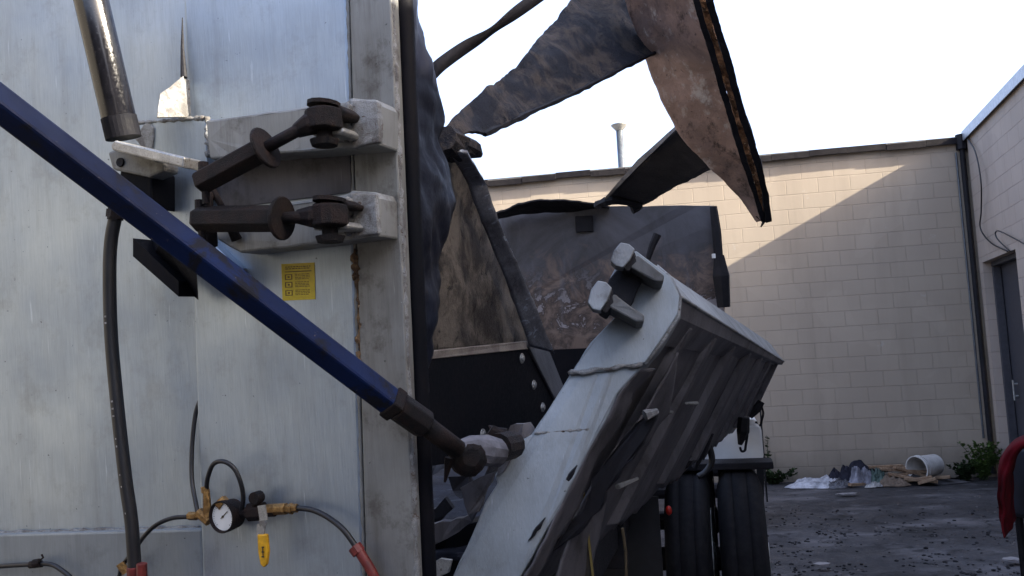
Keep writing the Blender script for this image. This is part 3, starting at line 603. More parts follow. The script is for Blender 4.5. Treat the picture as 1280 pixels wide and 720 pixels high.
bm = B(); patch(bm, [P(749, 255, 6.28), P(798, 199, 5.68), P(846, 157, 5.08)], [P(754, 253, 6.25), P(803, 203, 5.65), P(848, 160, 5.05)], 40, 3, .003, 3, .001, .001); obj('strip_edge', bm, grubby('grey_edge_metal', (.2, .18, .16), (.1, .09, .09)), tr, solid=.008)
bm = B(); tube(bm, smoothline([P(790, 262, 6.3), P(800, 256, 6.3), P(765, 250, 6.2), P(745, 258, 6.3)], 4), .03, 6, .3, 5); obj('crumpled_strip_foot', bm, M['black'], tr)

# webbing strap hanging across the sky
st_ = smoothline([P(540, 92, 2.9), P(552, 80, 2.9), P(580, 60, 2.95), P(607, 44, 3.0), P(628, 28, 3.05), P(650, 12, 3.1), P(675, -6, 3.15), P(720, -40, 3.2)], 5)
bm = B(); nn = len(st_); rows = []
for i, p in enumerate(st_):
    t = (st_[min(i+1, nn-1)]-st_[max(i-1, 0)]).normalized(); a = 0.15+1.25*math.exp(-((i-17)/6.0)**2)
    n_ = Vector((0, 0, 1))*math.cos(a)+Vector((0, -1, 0))*math.sin(a); n_ = (n_-t*n_.dot(t)).normalized(); rows.append((bm.verts.new(p+n_*.022), bm.verts.new(p-n_*.022)))
for i in range(nn-1): bm.faces.new((rows[i][0], rows[i+1][0], rows[i+1][1], rows[i][1]))
obj('tie_strap', bm, M['strap'], tr, smooth=True, solid=.004)

# ---------------------------------------------------------------- fallen side wall
n_top, n_bot = P(838, 385, 2.45), P(632, 770, 2.32)
f_top, f_bot = P(970, 452, 6.3), P(938, 520, 6.3)
def S(u, v, out=0.0):
    """u along the wall (0 near), v down the wall, out = off the outer skin"""
    n_ = ((f_top-n_top).cross(n_bot-n_top)).normalized()
    if n_.dot(CAM-n_top) < 0: n_ = -n_
    a = n_top.lerp(f_top, u); b = n_bot.lerp(f_bot, u); return a.lerp(b, v)+n_*out
bm = B(); patch(bm, [S(u/20, 0) for u in range(21)], [S(u/20, 1) for u in range(21)], 90, 30, .010, 2.4, 0, .03, seed=7); sw = obj('side_wall', bm, M['alu_shade'], tr, smooth=True, solid=.012, label='ribbed aluminium side wall fallen outward')
# end post (pale face)
def EP(x, y): 
    t = (y-320)/400; return P(x, y, 2.36-.26*t)
face = [(769, 400), (735, 432), (700, 488), (664, 543), (640, 556), (632, 572), (618, 594), (622, 604), (606, 628), (590, 668), (556, 740), (640, 740), (672, 682), (704, 626), (734, 566), (756, 528), (772, 492), (800, 462), (826, 428), (846, 394), (848, 372), (838, 350), (816, 332), (800, 328), (772, 338), (760, 350), (764, 372)]
bm = B(); back = (P(860, 400, 2.6)-P(848, 385, 2.36))
prism(bm, jag([EP(x, y) for x, y in face], .03, .0015, 4), back*.35); ep = obj('end_post', bm, M['alu_light'], tr, bevel=.004, label='pale folded end post of the fallen side wall')
bm = B(); prism(bm, jag([EP(x, y)+Vector((0, -.012, .004)) for x, y in [(769, 398), (738, 430), (714, 468), (760, 466), (806, 455), (828, 424), (847, 394), (849, 372), (838, 349), (815, 331), (795, 316), (776, 322), (762, 350), (765, 374)]], .03, .001, 5), (0, .012, -.003)); obj('doubler_plate', bm, M['alu_light'], ep, bevel=.003)
bm = B(); tube(bm, [EP(x, 467+math.sin(x*.2)*1.2-(x-712)*.13)+Vector((0, -.012, 0)) for x in range(710, 806, 4)], .006, 6, .35, 3); obj('weld_bead', bm, M['weld'], ep, smooth=True); bm = B(); tube(bm, [EP(x, 543+(x-655)*-.08)+Vector((0, -.002, 0)) for x in range(668, 737, 4)], .004, 6, .4, 4); obj('weld_bead', bm, M['weld'], ep, smooth=True); bm = B()
tube(bm, [EP(x, y)+Vector((0, -.004, 0)) for x, y in [(806, 455), (828, 426), (847, 396), (850, 372), (840, 349), (820, 333)]], .006, 6, .3, 5); obj('weld_bead', bm, M['weld'], ep, smooth=True)
bm = B(); sp_ = [(802, 462), (773, 493), (757, 529), (735, 567), (705, 627), (673, 683), (641, 741)]
patch(bm, [EP(x, y)+Vector((0, .003, 0)) for x, y in sp_], [EP(x, y)+Vector((.05, .10, .0)) for x, y in sp_], 50, 6, .012, 6, 0, .012, seed=17); obj('post_return', bm, M['alu_shade'], ep, smooth=True, solid=.006)  # side turned right and down, its shade put into the colour
# clevis lugs on the post: two flat bars with blunt ends and a greasy block between
def chunky(name, px, off, dep, mat, sd, bev=.004):
    bm = B(); prism(bm, jag([EP(x, y)+Vector((0, -off, 0)) for x, y in px], .02, .0015, sd), (dep*.1, dep, -dep*.1)); return obj(name, bm, mat, ep, bevel=bev)
chunky('hinge_block', [(774, 334), (800, 350), (780, 394), (752, 378), (758, 352)], .06, .06, M['black'], 3)
chunky('clevis_bar', [(780, 330), (790, 326), (806, 338), (821, 350), (820, 358), (810, 357), (792, 347), (778, 339)], .12, .12, M['lug'], 1)
chunky('clevis_bar', [(754, 376), (762, 372), (780, 386), (797, 397), (797, 405), (788, 406), (770, 396), (752, 386)], .12, .12, M['lug'], 2)
chunky('lug_end', [(756, 334), (760, 322), (768, 312), (778, 314), (785, 320), (779, 333), (771, 342), (762, 340)], .14, .05, M['lugpale'], 4, .003)
chunky('lug_end', [(729, 383), (733, 368), (741, 357), (751, 359), (758, 366), (753, 380), (744, 393), (735, 391)], .14, .05, M['lugpale'], 5, .003)
chunky('lug_neck', [(776, 318), (786, 322), (790, 334), (778, 346), (770, 340)], .12, .1, M['black'], 6)
chunky('lug_neck', [(748, 362), (760, 368), (762, 382), (752, 396), (742, 390)], .12, .1, M['black'], 7)
# top rail
def RL(a, b):  # near pixel, far pixel
    return [P(a[0], a[1], 2.40).lerp(P(b[0], b[1], 6.3), t/24) for t in range(25)]
r0, r1, r2, r3 = ((806, 322), (962, 428)), ((851, 372), (980, 452)), ((846, 396), (978, 456)), ((824, 432), (962, 456))
bm = B(); L = [RL(*r) for r in (r0, r1, r2, r3)]
L[1] = [p+Vector((0, -.0, 0)) for p in L[1]]
L.append([p+Vector((-.05, .12, .05)) for p in L[3]]); L.append([p+Vector((-.06, .10, .0)) for p in L[0]])
vs = [[bm.verts.new(p) for p in l] for l in L]
for a in range(6):
    b = (a+1) % 6
    for i in range(24):
        f = bm.faces.new((vs[a][i], vs[b][i], vs[b][i+1], vs[a][i+1])); f.material_index = 0 if a in (0, 5) else 1  # upper faces take the paler metal, lower faces the copy with painted shade
bm.faces.new([v[0] for v in vs]); bm.faces.new([v[-1] for v in vs][::-1])
obj('top_rail', bm, [M['alu_dirty'], M['alu_shade']], sw, bevel=.004)
bm = B(); tube(bm, [p for p in RL((836, 402), (970, 456))], .007, 6, .1); obj('rail_lip', bm, M['alu_dirty'], sw, smooth=True)
bm = B(); tube(bm, [p for p in RL(*r1)], .006, 6, .1); obj('rail_lip', bm, M['alu_dirty'], sw, smooth=True)
for i, (u, wd) in enumerate(((.06, .07), (.19, .09), (.34, .09), (.50, .09), (.66, .09), (.81, .09), (.95, .07))):
    bm = B(); du = wd/2/4.0; vv1 = (.80, .93, .9, .92, .93, .93, .93, .95)[i]
    pr = [S(u-du, .03, .0), S(u+du, .03, .0), S(u+du*.7, .03, .035), S(u-du*.7, .03, .035)]
    q = [S(u-du, vv1, .0), S(u+du, vv1, .0), S(u+du*.7, vv1-.03, .035), S(u-du*.7, vv1-.03, .035)]
    a = [bm.verts.new(x) for x in pr]; b = [bm.verts.new(x) for x in q]
    bm.faces.new(a[::-1]); bm.faces.new(b)
    for j in range(4): bm.faces.new((a[j], a[(j+1) % 4], b[(j+1) % 4], b[j]))
    obj('rib', bm, M['alu_shade'], sw, bevel=.004)
for i, (u, v) in enumerate(((.10, .34), (.21, .33), (.10, .62))):
    bm = B(); tube(bm, [S(u-.03, v, .052), S(u+.03, v+.015, .055)], .006, 6, .4, i); obj('weld_bead', bm, M['alu_dirty'], sw)
# torn plates hanging under the near end
bm = B(); patch(bm, [P(846, 440, 2.55), P(812, 500, 2.5), P(770, 560, 2.42), P(720, 640, 2.3), P(690, 740, 2.25)], [P(835, 514, 2.75), P(800, 560, 2.6), P(762, 612, 2.5), P(742, 690, 2.45), P(725, 760, 2.4)], 60, 14, .014, 4, 0, .016, seed=13)
obj('torn_plate', bm, M['alu_shade'], sw, smooth=True, solid=.006)
bm = B(); pts = [P(x, y, 2.28) for x, y in [(822, 516), (812, 514), (780, 545), (745, 592), (728, 640), (696, 672), (690, 690), (724, 668), (748, 640), (765, 606), (790, 575), (806, 548)]]
prism(bm, jag(pts, .02, .006, 6), (.01, .03, .0)); obj('torn_strip', bm, M['black'], sw, bevel=.002)
bm = B(); tube(bm, [P(806, 520, 2.26), P(822, 514, 2.27)], [.012, .009], 6, .3, 2); obj('torn_tip', bm, M['weld'], sw)
for j, pts in enumerate(([(660, 676), (670, 660), (682, 648), (676, 661), (664, 674)], [(708, 600), (716, 588), (722, 582), (718, 592), (711, 602)])):
    bm = B(); prism(bm, jag([P(x, y, 2.12) for x, y in pts], .01, .002, j), (0, .02, 0)); obj('tear', bm, M['black'], ep)
# torn bits at the left edge of the post, near the knuckle
rng = random.Random(12)
def shard(name, pts, D, mat, th=.012, sd=0, parent=None):
    bm = B(); prism(bm, jag([P(x, y, D+dd_) for x, y, dd_ in pts], .02, .004, sd), (.004, th, 0)); return obj(name, bm, mat, parent or ep, bevel=.001)
shard('torn_flange', [(638, 532, 0), (662, 528, .05), (668, 538, .05), (650, 552, 0), (636, 580, -.02), (620, 596, -.02), (628, 560, 0)], 2.2, M['alu_shade'], .02, 1)
shard('torn_flange', [(610, 532, .1), (632, 536, .1), (640, 556, .05), (622, 590, 0), (604, 604, 0), (616, 566, .05)], 2.24, M['darkiron'], .03, 2)
shard('torn_flange', [(575, 610, 0), (600, 596, 0), (618, 590, 0), (598, 640, 0), (585, 644, 0)], 2.16, M['alu_shade'], .01, 3)
shard('torn_flange', [(560, 596, .1), (586, 594, .1), (592, 606, .1), (576, 624, .05), (566, 614, .1)], 2.2, M['black'], .02, 4)
shard('bent_step', [(530, 660, 0), (586, 644, .1), (600, 632, .1), (590, 652, .1), (530, 690, 0)], 2.2, M['alu_shade'], .03, 5, tr)
shard('bent_step', [(524, 640, .1), (544, 636, .1), (556, 622, .1), (566, 636, .1), (540, 662, .1), (524, 668, .1)], 2.25, M['black'], .03, 6, tr)
shard('black_tray', [(530, 700, 0), (560, 660, 0), (612, 648, .1), (596, 700, 0), (560, 740, 0), (530, 750, 0)], 2.35, M['blackpanel'], .1, 7, tr)
shard('foil_scrap', [(537, 706, 0), (550, 698, 0), (564, 700, 0), (560, 716, 0), (540, 724, 0)], 2.15, M['steel'], .01, 8, tr)
bm = B(); tube(bm, [P(612, 538, 2.2), P(626, 548, 2.2), P(634, 566, 2.2)], [.02, .028, .02], 8, .3, 3); tube(bm, [P(622, 560, 2.05), P(640, 556, 2.15)], .034, 12); obj('ball_socket', bm, M['darkiron'], ep)

# ---------------------------------------------------------------- chassis and wheels
TU = Vector((math.cos(R(13)), -math.sin(R(13)), 0)); TV = Vector((math.sin(R(13)), math.cos(R(13)), 0))
def wheel(c, outer):
    """c = hub centre on the outer side; axle along TU"""
    root = None; r = .52; hw = .125
    bm = B(); lathe(bm, c, TU, [(-hw, .30), (-hw, .33), (-hw-.004, .42), (-hw+.02, r-.03), (-hw+.045, r-.004), (-hw+.055, r), (-.045, r), (-.043, r-.007), (-.038, r-.007), (-.036, r), (.036, r), (.038, r-.007), (.043, r-.007), (.045, r), (hw-.055, r), (hw-.045, r-.004), (hw-.02, r-.03), (hw+.004, .42), (hw, .33), (hw, .30), (-hw, .30)], 48)
    w_ = obj('wheel', bm, M['tyre'], tr, smooth=True)
    bm = B(); lathe(bm, c, TU, [(hw-.02, .30), (hw+.005, .295), (hw-.03, .28), (hw-.10, .25), (hw-.10, .12), (hw-.02, .11), (hw+.02, .09), (hw+.02, 0)], 32); obj('rim', bm, M['steel'], w_, smooth=False)
    return w_
def ground_c(px, D, z=.52):
    p = P(px, 500, D); return Vector((p.x, p.y, z))
wh1 = ground_c(916, 5.3); 
for base, n_ in ((wh1, 2), (wh1+TV*1.3, 2)):
    for kx in range(n_): wheel(base-TU*(.30*kx), kx == 0)
    for kx in range(2): wheel(base-TU*(1.9+.30*kx), False)
wheel(wh1+TV*4.3+TU*.05, True); wheel(wh1+TV*4.3-TU*2.1, False)
ch = []
bm = B()
for off in (-.62, -1.5):
    c = wh1+TU*off; obox(bm, Vector((c.x, c.y, .95))+TV*1.2, TU*.04, TV*3.6, Vector((0, 0, .11)))
for t in (0, 1.3, 2.8, 4.3): c = wh1+TV*t-TU*1.1; tube(bm, [c-TU*1.0+Vector((0, 0, .0)), c+TU*1.0], .07, 10)
c = wh1-TU*1.05; obox(bm, Vector((c.x, c.y, .9))-TV*1.2, TU*.5, TV*.05, Vector((0, 0, .16)))
obj('chassis', bm, M['black'], tr, bevel=.005)
bm = B(); c = wh1-TU*.1; obox(bm, Vector((c.x, c.y, 1.07))+TV*.0, TU*.30, TV*.12, Vector((0, 0, .02))); obj('mudguard', bm, M['black'], tr, bevel=.005)
bm = B(); c = wh1-TU*.75; obox(bm, Vector((c.x, c.y, .62))-TV*.75, TU*.33, TV*.008, Vector((0, 0, .38))); obj('mud_flap', bm, M['rubber'], tr)
bm = B(); c = P(836, 638, 4.75); lathe(bm, c, -TV, [(0, 0), (0, .017), (.01, .016), (.016, .01), (.018, 0)], 16); 
for v in bm.verts: v.co.z = c.z+(v.co.z-c.z)*1.5
obj('marker_lamp', bm, M['redlens'], tr, smooth=True)
bm = B(); c = wh1+TV*.45-TU*.02; pts = []
c.z = 1.145
def rrect(w2, h2, r_, n_=5):
    out = []
    for (sx, sz, a0) in ((1, 1, 0), (-1, 1, 90), (-1, -1, 180), (1, -1, 270)):
        for i in range(n_+1): a = R(a0+90*i/n_); out.append((sx*(w2-r_)+r_*math.cos(a), sz*(h2-r_)+r_*math.sin(a)))
    return out
prism(bm, [c+TU*x+Vector((0, 0, z)) for x, z in rrect(.19, .115, .04)], TV*1.5); wt = obj('side_tank', bm, M['white'], tr, bevel=.01)
bm = B(); q = P(925, 571, 5.72)
lathe(bm, q, -TV, [(-.1, .02), (0.0, .03), (.02, .025), (.02, 0)], 14); obj('tank_cap', bm, M['black'], wt)
bm = B(); q = P(954, 560, 7.2); obox(bm, Vector((q.x, q.y, .95)), TU*.006, TV*.02, Vector((0, 0, .42))); prism(bm, [P(945, 545, 7.3), P(950, 541, 7.3), P(955, 560, 7.3), P(955, 650, 7.3), P(947, 660, 7.3)], TV*.03); obj('side_flap', bm, M['rubber'], tr)
# tarp straps and hooks hanging from the far lower edge
for (a, b_, D_) in (((952, 502), (938, 522), 5.9), ((930, 522), (925, 556), 5.5), ((884, 540), (868, 585), 4.6), ((862, 568), (846, 590), 4.3)):
    bm = B(); tube(bm, [P(*a, D_), P((a[0]+b_[0])/2+1, (a[1]+b_[1])/2, D_), P(*b_, D_)], [.03, .035, .015], 7, .2, int(a[0])); obj('tarp_roll', bm, M['black'], sw, smooth=False)
def hook(px, py, ln, D_):
    bm = B(); pts = [P(px, py, D_), P(px+2, py+ln*.5, D_), P(px, py+ln, D_), P(px-1, py+ln+5, D_), P(px-5, py+ln+6, D_), P(px-7, py+ln+1, D_)]
    tube(bm, smoothline(pts, 5), .008, 6); return obj('hook', bm, M['black'], sw, smooth=True)
hook(952, 508, 18, 5.9); hook(932, 526, 32, 5.5)
bm = B(); tube(bm, smoothline([P(885, 552, 4.8), P(890, 575, 4.8), P(882, 590, 4.8), P(872, 596, 4.8)], 5), .018, 8); obj('brake_hose', bm, M['rubber'], tr, smooth=True)
# straps hanging down under the side wall
bm = B(); obox(bm, P(727, 672, 2.4), Vector((.022, 0, 0)), Vector((0, .004, 0)), Vector((-.012, 0, .17))); obj('hanging_strap', bm, grubby('brown_strap', (.06, .045, .03), (.02, .016, .014)), tr)
bm = B(); obox(bm, P(736, 675, 2.39), Vector((.003, 0, 0)), Vector((0, .003, 0)), Vector((-.008, 0, .15))); obj('strap_edge', bm, plain('dull_yellow_webbing', (.16, .12, .03), .8), tr)
bm = B(); tube(bm, [P(778, 660, 3.4), P(782, 690, 3.4), P(783, 740, 3.4)], .006, 6); obj('hanging_cord', bm, plain('tan_cord', (.12, .09, .05), .8), tr)

# ================================================================== air gauge and valve
gz0 = T(281, 645, .08)
gm = thing('pressure_gauge', 'round white dial pressure gauge on brass fittings hung against the aluminium tailgate', 'gauge', tuple(gz0))
gc = T(281, 645, .075)
gax = (GN+Vector((-.10, 0, 0.0))).normalized()
bm = B(); lathe(bm, gc, gax, [(-.03, 0), (-.03, .033), (.0, .036), (.012, .036), (.014, .034), (.010, .0315), (.006, .031)], 36); obj('gauge_case', bm, M['darkiron'], gm, smooth=False)
bm = B(); lathe(bm, gc, gax, [(.0045, 0), (.0045, .0312), (.006, .0312), (.006, 0)], 36); obj('dial', bm, M['dial'], gm)
bm = B(); sx = gax.cross(Vector((0, 0, 1))).normalized(); sy = sx.cross(gax)
for i in range(25):
    a = R(-135+270*i/24); d = sx*math.sin(a)+sy*math.cos(a); l = .004 if i % 4 == 0 else .002
    obox(bm, gc+gax*.0063+d*(.028-l/2), d*l/2, d.cross(gax)*.0004, gax*.0003)
d = (sx*-.75+sy*.6).normalized(); obox(bm, gc+gax*.0072+d*.006, d*.013, d.cross(gax)*.0008, gax*.0004); lathe(bm, gc+gax*.0065, gax, [(0, 0), (0, .003), (.002, .002), (.002, 0)], 12)
obj('dial_marks', bm, M['glassless'], gm)
bm = B(); o_ = .07
tube(bm, [T(236, 645, o_), T(246, 645, o_)], .010, 6); tube(bm, [T(245, 645, o_), T(268, 644, o_)], .0085, 10); tube(bm, [T(258, 612, o_), T(259, 634, o_), T(260, 652, o_)], [.0075, .0095, .011], 8)
tube(bm, [T(256, 608, o_), T(257, 616, o_)], .0095, 6); tube(bm, [T(248, 640, o_), T(262, 652, o_)], .012, 8); tube(bm, [T(275, 626, o_), T(281, 632, o_)], .016, 8)
obj('brass_tee', bm, M['brass'], gm, bevel=.001)
bm = B(); tube(bm, [T(300, 641, .06), T(344, 639, .06)], .012, 10); tube(bm, [T(312, 640, .06), T(330, 639, .06)], .021, 8); tube(bm, [T(321, 640, .06), T(321, 622, .07)], .011, 10); lathe(bm, T(321, 622, .07), GN, [(-.012, 0), (-.012, .014), (.012, .014), (.012, 0)], 14)
vb_ = obj('ball_valve', bm, M['darkiron'], gm, bevel=.001)
bm = B(); tube(bm, [T(334, 637, .06), T(358, 636, .06)], .013, 8); tube(bm, [T(356, 636, .06), T(372, 635, .06)], .010, 6); tube(bm, [T(362, 636, .06), T(366, 636, .06)], .0125, 6); obj('brass_nipple', bm, M['brass'], gm, bevel=.001)
bm = B(); hv = [T(327, 632, .10), T(330, 650, .10), T(327, 656, .09), T(325, 672, .09)]
for a, b_ in zip(hv, hv[1:]):
    d = b_-a; s_ = d.normalized().cross(GN).normalized(); obox(bm, (a+b_)/2, d*.52, s_*.010, GN*.0015)
obj('handle', bm, M['steel'], gm)
bm = B(); prism(bm, [T(321, 668, .094), T(333, 668, .094), T(335, 690, .094), T(333, 706, .094), T(329, 710, .094), T(325, 706, .094), T(322, 690, .094)], -GN*.010); obj('handle_grip', bm, M['yellow'], gm, bevel=.003)
bm = B()
for y in (684, 690, 696): obox(bm, T(328.5, y, .0955), sx*.003, sy*.0014, gax*.0006)
obox(bm, T(328.5, 690, .0955), sx*.0009, sy*.011, gax*.0006); obj('grip_mark', bm, M['glassless'], gm)
def hose(pts, r, par, name='air_hose', mat=None):
    bm = B(); tube(bm, smoothline(pts, 10), r, 10); return obj(name, bm, mat or M['rubber'], par, smooth=True)
hose([T(258, 611, .07), T(260, 596, .08), T(267, 580, .09), T(280, 577, .095), T(293, 586, .09), T(301, 604, .085), T(304, 622, .075), T(302, 638, .065)], .0052, gm)
hose([T(234, 646, .07), T(214, 648, .07), T(194, 657, .075), T(178, 673, .08), T(167, 690, .07), T(158, 700, .06), T(150, 716, .06), T(146, 760, .05)], .0052, gm)
hose([T(250, 500, .015), T(244, 520, .02), T(240, 560, .03), T(240, 600, .045), T(245, 630, .065), T(247, 640, .07)], .0052, gm)
hose([T(372, 635, .06), T(392, 638, .062), T(412, 648, .065), T(430, 663, .07), T(448, 688, .07)], .0062, gm)
hose([T(445, 684, .07), T(456, 700, .07), T(468, 722, .07), T(480, 760, .07)], .011, gm, 'red_sleeve', M['redpaint'])
bm = B(); tube(bm, [T(443, 683, .07), T(449, 691, .07)], .015, 8); obj('sleeve_collar', bm, M['redpaint'], gm)
bm = B(); tube(bm, [T(150, 704, .075), T(158, 716, .07)], .010, 8); obj('brass_elbow', bm, M['brass'], gm)
# second air line at the bottom left
ah = thing('air_line', 'thin black air line with a knotted clamp crossing the bottom rail of the tailgate', 'hose', tuple(T(45, 704, .05)))
hose([T(-60, 714, .045), T(0, 708, .045), T(30, 706, .045), T(60, 705, .045), T(76, 712, .045), T(92, 728, .045), T(100, 760, .045)], .0058, ah, 'hose')
bm = B(); tube(bm, [T(38, 706, .046), T(52, 705, .046)], .0105, 8, .2, 1); lathe(bm, T(46, 704, .05), (1, 0, .2), [(-.008, 0), (-.008, .011), (.008, .010), (.008, 0)], 8); tube(bm, [T(48, 702, .055), T(54, 697, .06), T(52, 693, .06)], .0025, 6); obj('clamp', bm, M['darkiron'], ah)

# ================================================================== yard debris
def WO(px, py, off):
    d = ray(px, py); q0 = W0+WN*off; return CAM + d*((q0-CAM).dot(WN)/d.dot(WN))
def gp(px, py, z=0): 
    p = PZ(px, py, z); return p
def crumple(name, cx, cy, sx_, sy_, h, mat, label, cat, seed=0, rz=0, n_=34, edge=.0):
    c = WO(cx, 600, cy); c.z = 0; bm = B(); g_ = []
    for i in range(n_+1):
        row = []
        for j in range(n_+1):
            u = i/n_*2-1; v = j/n_*2-1; rr = math.hypot(u, v); ang_ = math.atan2(v, u)
            k_ = 1+.35*noise.noise(Vector((math.cos(ang_)*1.5+seed, math.sin(ang_)*1.5, seed)))
            # map square to disc
            du, dv = (u*math.sqrt(1-v*v/2), v*math.sqrt(1-u*u/2)); r_ = math.hypot(du, dv)
            q = Vector((du*sx_*k_, dv*sy_*k_, 0)); 
            z = h*max(0, 1-r_**2)*(.55+1.1*abs(noise.noise(Vector((u*2.4+seed, v*2.4, seed*.7)))))+h*.5*(abs(noise.noise(Vector((u*6, v*6, seed)))))*(1-r_**4)+.006
            x_ = q.x*math.cos(rz)-q.y*math.sin(rz); y_ = q.x*math.sin(rz)+q.y*math.cos(rz)
            row.append(bm.verts.new((c.x+x_, c.y+y_, gz(c.x+x_, c.y+y_)+z)))
        g_.append(row)
    for i in range(n_):
        for j in range(n_): bm.faces.new((g_[i][j], g_[i+1][j], g_[i+1][j+1], g_[i][j+1]))
    o = obj(name, bm, mat, None, solid=.006); return tag(o, label, cat)
crumple('plastic_sheet', 1028, .48, .46, .2, .10, M['sheetplastic'], 'crumpled pale plastic sheet at the left end of the rubbish heap', 'plastic sheet', 3, .0)
crumple('cloth_bundle', 1068, .36, .42, .2, .22, M['darkcloth'], 'dark crumpled cloth bundle forming the top of the rubbish heap', 'cloth', 5, .0)
crumple('plastic_sheet', 1078, .52, .22, .13, .22, plain('grey_plastic', (.22, .22, .26), .5, 0, .4, .7, 8), 'grey torn plastic scrap lying over the middle of the rubbish heap', 'plastic sheet', 8, .3)
crumple('green_bag', 1098, .52, .15, .12, .17, plain('green_plastic', (.06, .10, .085), .5, 0, .4, .5, 8), 'small greenish crumpled bag between the cloth bundle and the boards', 'bag', 9, .6)
crumple('plastic_sheet', 1050, .62, .2, .12, .10, plain('dark_film', (.07, .07, .08), .35, 0, .5, .6, 8), 'dark grey film folded in front of the pale plastic sheet', 'plastic sheet', 14, .2)
crumple('cardboard', 1116, .66, .2, .12, .09, plain('wet_cardboard', (.16, .12, .09), .9, 0, .2, .5, 8), 'torn brown cardboard lying before the boards in the rubbish heap', 'cardboard', 15, -.3)
crumple('rag', 1092, .72, .12, .08, .05, plain('pale_rag', (.3, .29, .28), .9, 0, .2, .5, 8), 'small pale rag at the front foot of the rubbish heap', 'rag', 16, .3)
crumple('soil_heap', 1122, .42, .75, .26, .09, M['ground'], 'low dark heap of dirt under the boards by the back wall', 'dirt', 10, -.2)
rng = random.Random(21)
pl = [(1095, 590, 1135, 584, .05, .10), (1100, 586, 1166, 590, .06, .16), (1110, 592, 1150, 600, .05, .10), (1118, 584, 1160, 596, .04, .18), (1130, 598, 1172, 602, .06, .03), (1105, 598, 1140, 590, .05, .05), (1128, 602, 1165, 596, .05, .06), (1140, 589, 1172, 586, .04, .10), (1148, 604, 1170, 598, .05, .03), (1085, 584, 1128, 582, .04, .2), (1170, 597, 1188, 596, .05, .02), (1062, 606, 1090, 607, .04, .02)]
desc = ['short board leaning left of centre in the rubbish heap', 'longest pale board slanting across the top of the heap', 'short board pointing down towards the yard in the heap', 'thin lath crossing over the other boards below the bucket', 'front board lying flat before the white bucket', 'board half buried beside the green bag', 'pale offcut under the bucket opening', 'thin lath behind the other boards touching the bucket', 'frontmost short offcut lying on the dirt', 'thin stick on top of the dark cloth bundle', 'flat offcut lying right of the bucket', 'pale lath lying on the asphalt in front of the heap']
for i, (x0, y0, x1, y1, wd, zz_) in enumerate(pl):
    o0 = (.3, .42, .5, .45, .62, .5, .6, .25, .66, .4, .5, .72)[i]; a = WO(x0, y0, o0); b_ = WO(x1, y1, o0*(.75 if i % 2 else 1.1))
    a.z = max(a.z, .03); b_.z = max(b_.z, .03)
    d = b_-a; s_ = d.cross(Vector((0, 0, 1))).normalized(); up = s_.cross(d).normalized()
    bm = B(); obox(bm, (a+b_)/2, d/2, s_*wd*.8, up*.016)
    tag(obj('board', bm, M['wood'], None, bevel=.002), 'rough bare wood: '+desc[i] if False else desc[i], 'board', 'loose boards in the rubbish heap')
# bucket on its side
bc = WO(1158, 583, .42); bc.z = max(bc.z, .165); bd_ = Vector((.84, .45, .06)).normalized()
bk = thing('plastic_bucket', 'dirty white plastic bucket lying on its side at the right of the rubbish heap', 'bucket', (bc.x, bc.y, 0))
bm = B(); lathe(bm, bc-bd_*.19, bd_, [(.37, 0), (.37, .125), (.36, .13), (.03, .15), (.03, .16), (.0, .16), (.0, .148), (.03, .144), (.35, .122), (.35, 0)], 32); obj('tub', bm, M['bucket'], bk, smooth=False)
bm = B(); lathe(bm, bc-bd_*.19, bd_, [(.055, .150), (.055, .162), (.063, .162), (.063, .150)], 32); obj('rim_ring', bm, M['bucket'], bk)
bm = B(); hx = bd_.cross(Vector((0, 0, 1))).normalized(); tube(bm, smoothline([bc-bd_*.16+hx*.158, bc-bd_*.2+hx*.13+Vector((0, 0, -.10)), bc-bd_*.22+Vector((0, 0, -.165)), bc-bd_*.2-hx*.13+Vector((0, 0, -.10)), bc-bd_*.16-hx*.158], 6), .003, 6); obj('wire_handle', bm, M['steel'], bk, smooth=True)
# weeds
def weed(px, off, n_, h, spread, mat, label, seed=0):
    rng = random.Random(seed); q = wall_at(px, 590); q = q+WN*off; q.z = 0
    t = thing('weed', label, 'weed', tuple(q), group='weeds along the foot of the back wall')
    bs = B(); bl = B()
    for i in range(n_):
        a = rng.uniform(0, 6.28); l = h*rng.uniform(.45, 1); s_ = spread*rng.uniform(.2, 1)
        p0 = q+Vector((rng.uniform(-.1, .1)*spread*2, rng.uniform(-.05, .05), 0)); p1 = p0+Vector((math.cos(a)*s_*.4, -abs(math.sin(a))*s_*.3, l*.6)); p2 = p0+Vector((math.cos(a)*s_, -abs(math.sin(a))*s_*.7, l))
        ln = smoothline([p0, p1, p2], 6); tube(bs, ln, .003, 5)
        for p in ln[2:]:
            for _ in range(3):
                d = Vector((rng.uniform(-1, 1), rng.uniform(-1, .5), rng.uniform(-.2, .8))).normalized(); L_ = rng.uniform(.03, .07); sd = d.cross(Vector((rng.random(), rng.random(), 1))).normalized()
                v = [bl.verts.new(x) for x in (p, p+d*L_*.5+sd*L_*.3, p+d*L_, p+d*L_*.5-sd*L_*.3)]; bl.faces.new(v)
    obj('stem', bs, M['leafdark'], t); obj('leaves', bl, mat, t, solid=.0008)
weed(1222, .22, 34, .46, .26, M['leaf'], 'bright green bushy weed in the corner by the rain pipe', 1)
weed(1200, .2, 22, .22, .22, M['leafdark'], 'low dark weed between the bucket and the bright corner weed', 2)
weed(966, .12, 20, .18, .3, M['leafdark'], 'low dark weed at the wall foot beside the truck wheels', 3)
weed(960, .08, 3, .8, .12, M['leafdark'], 'tall thin weed against the wall just behind the hanging hooks', 4)
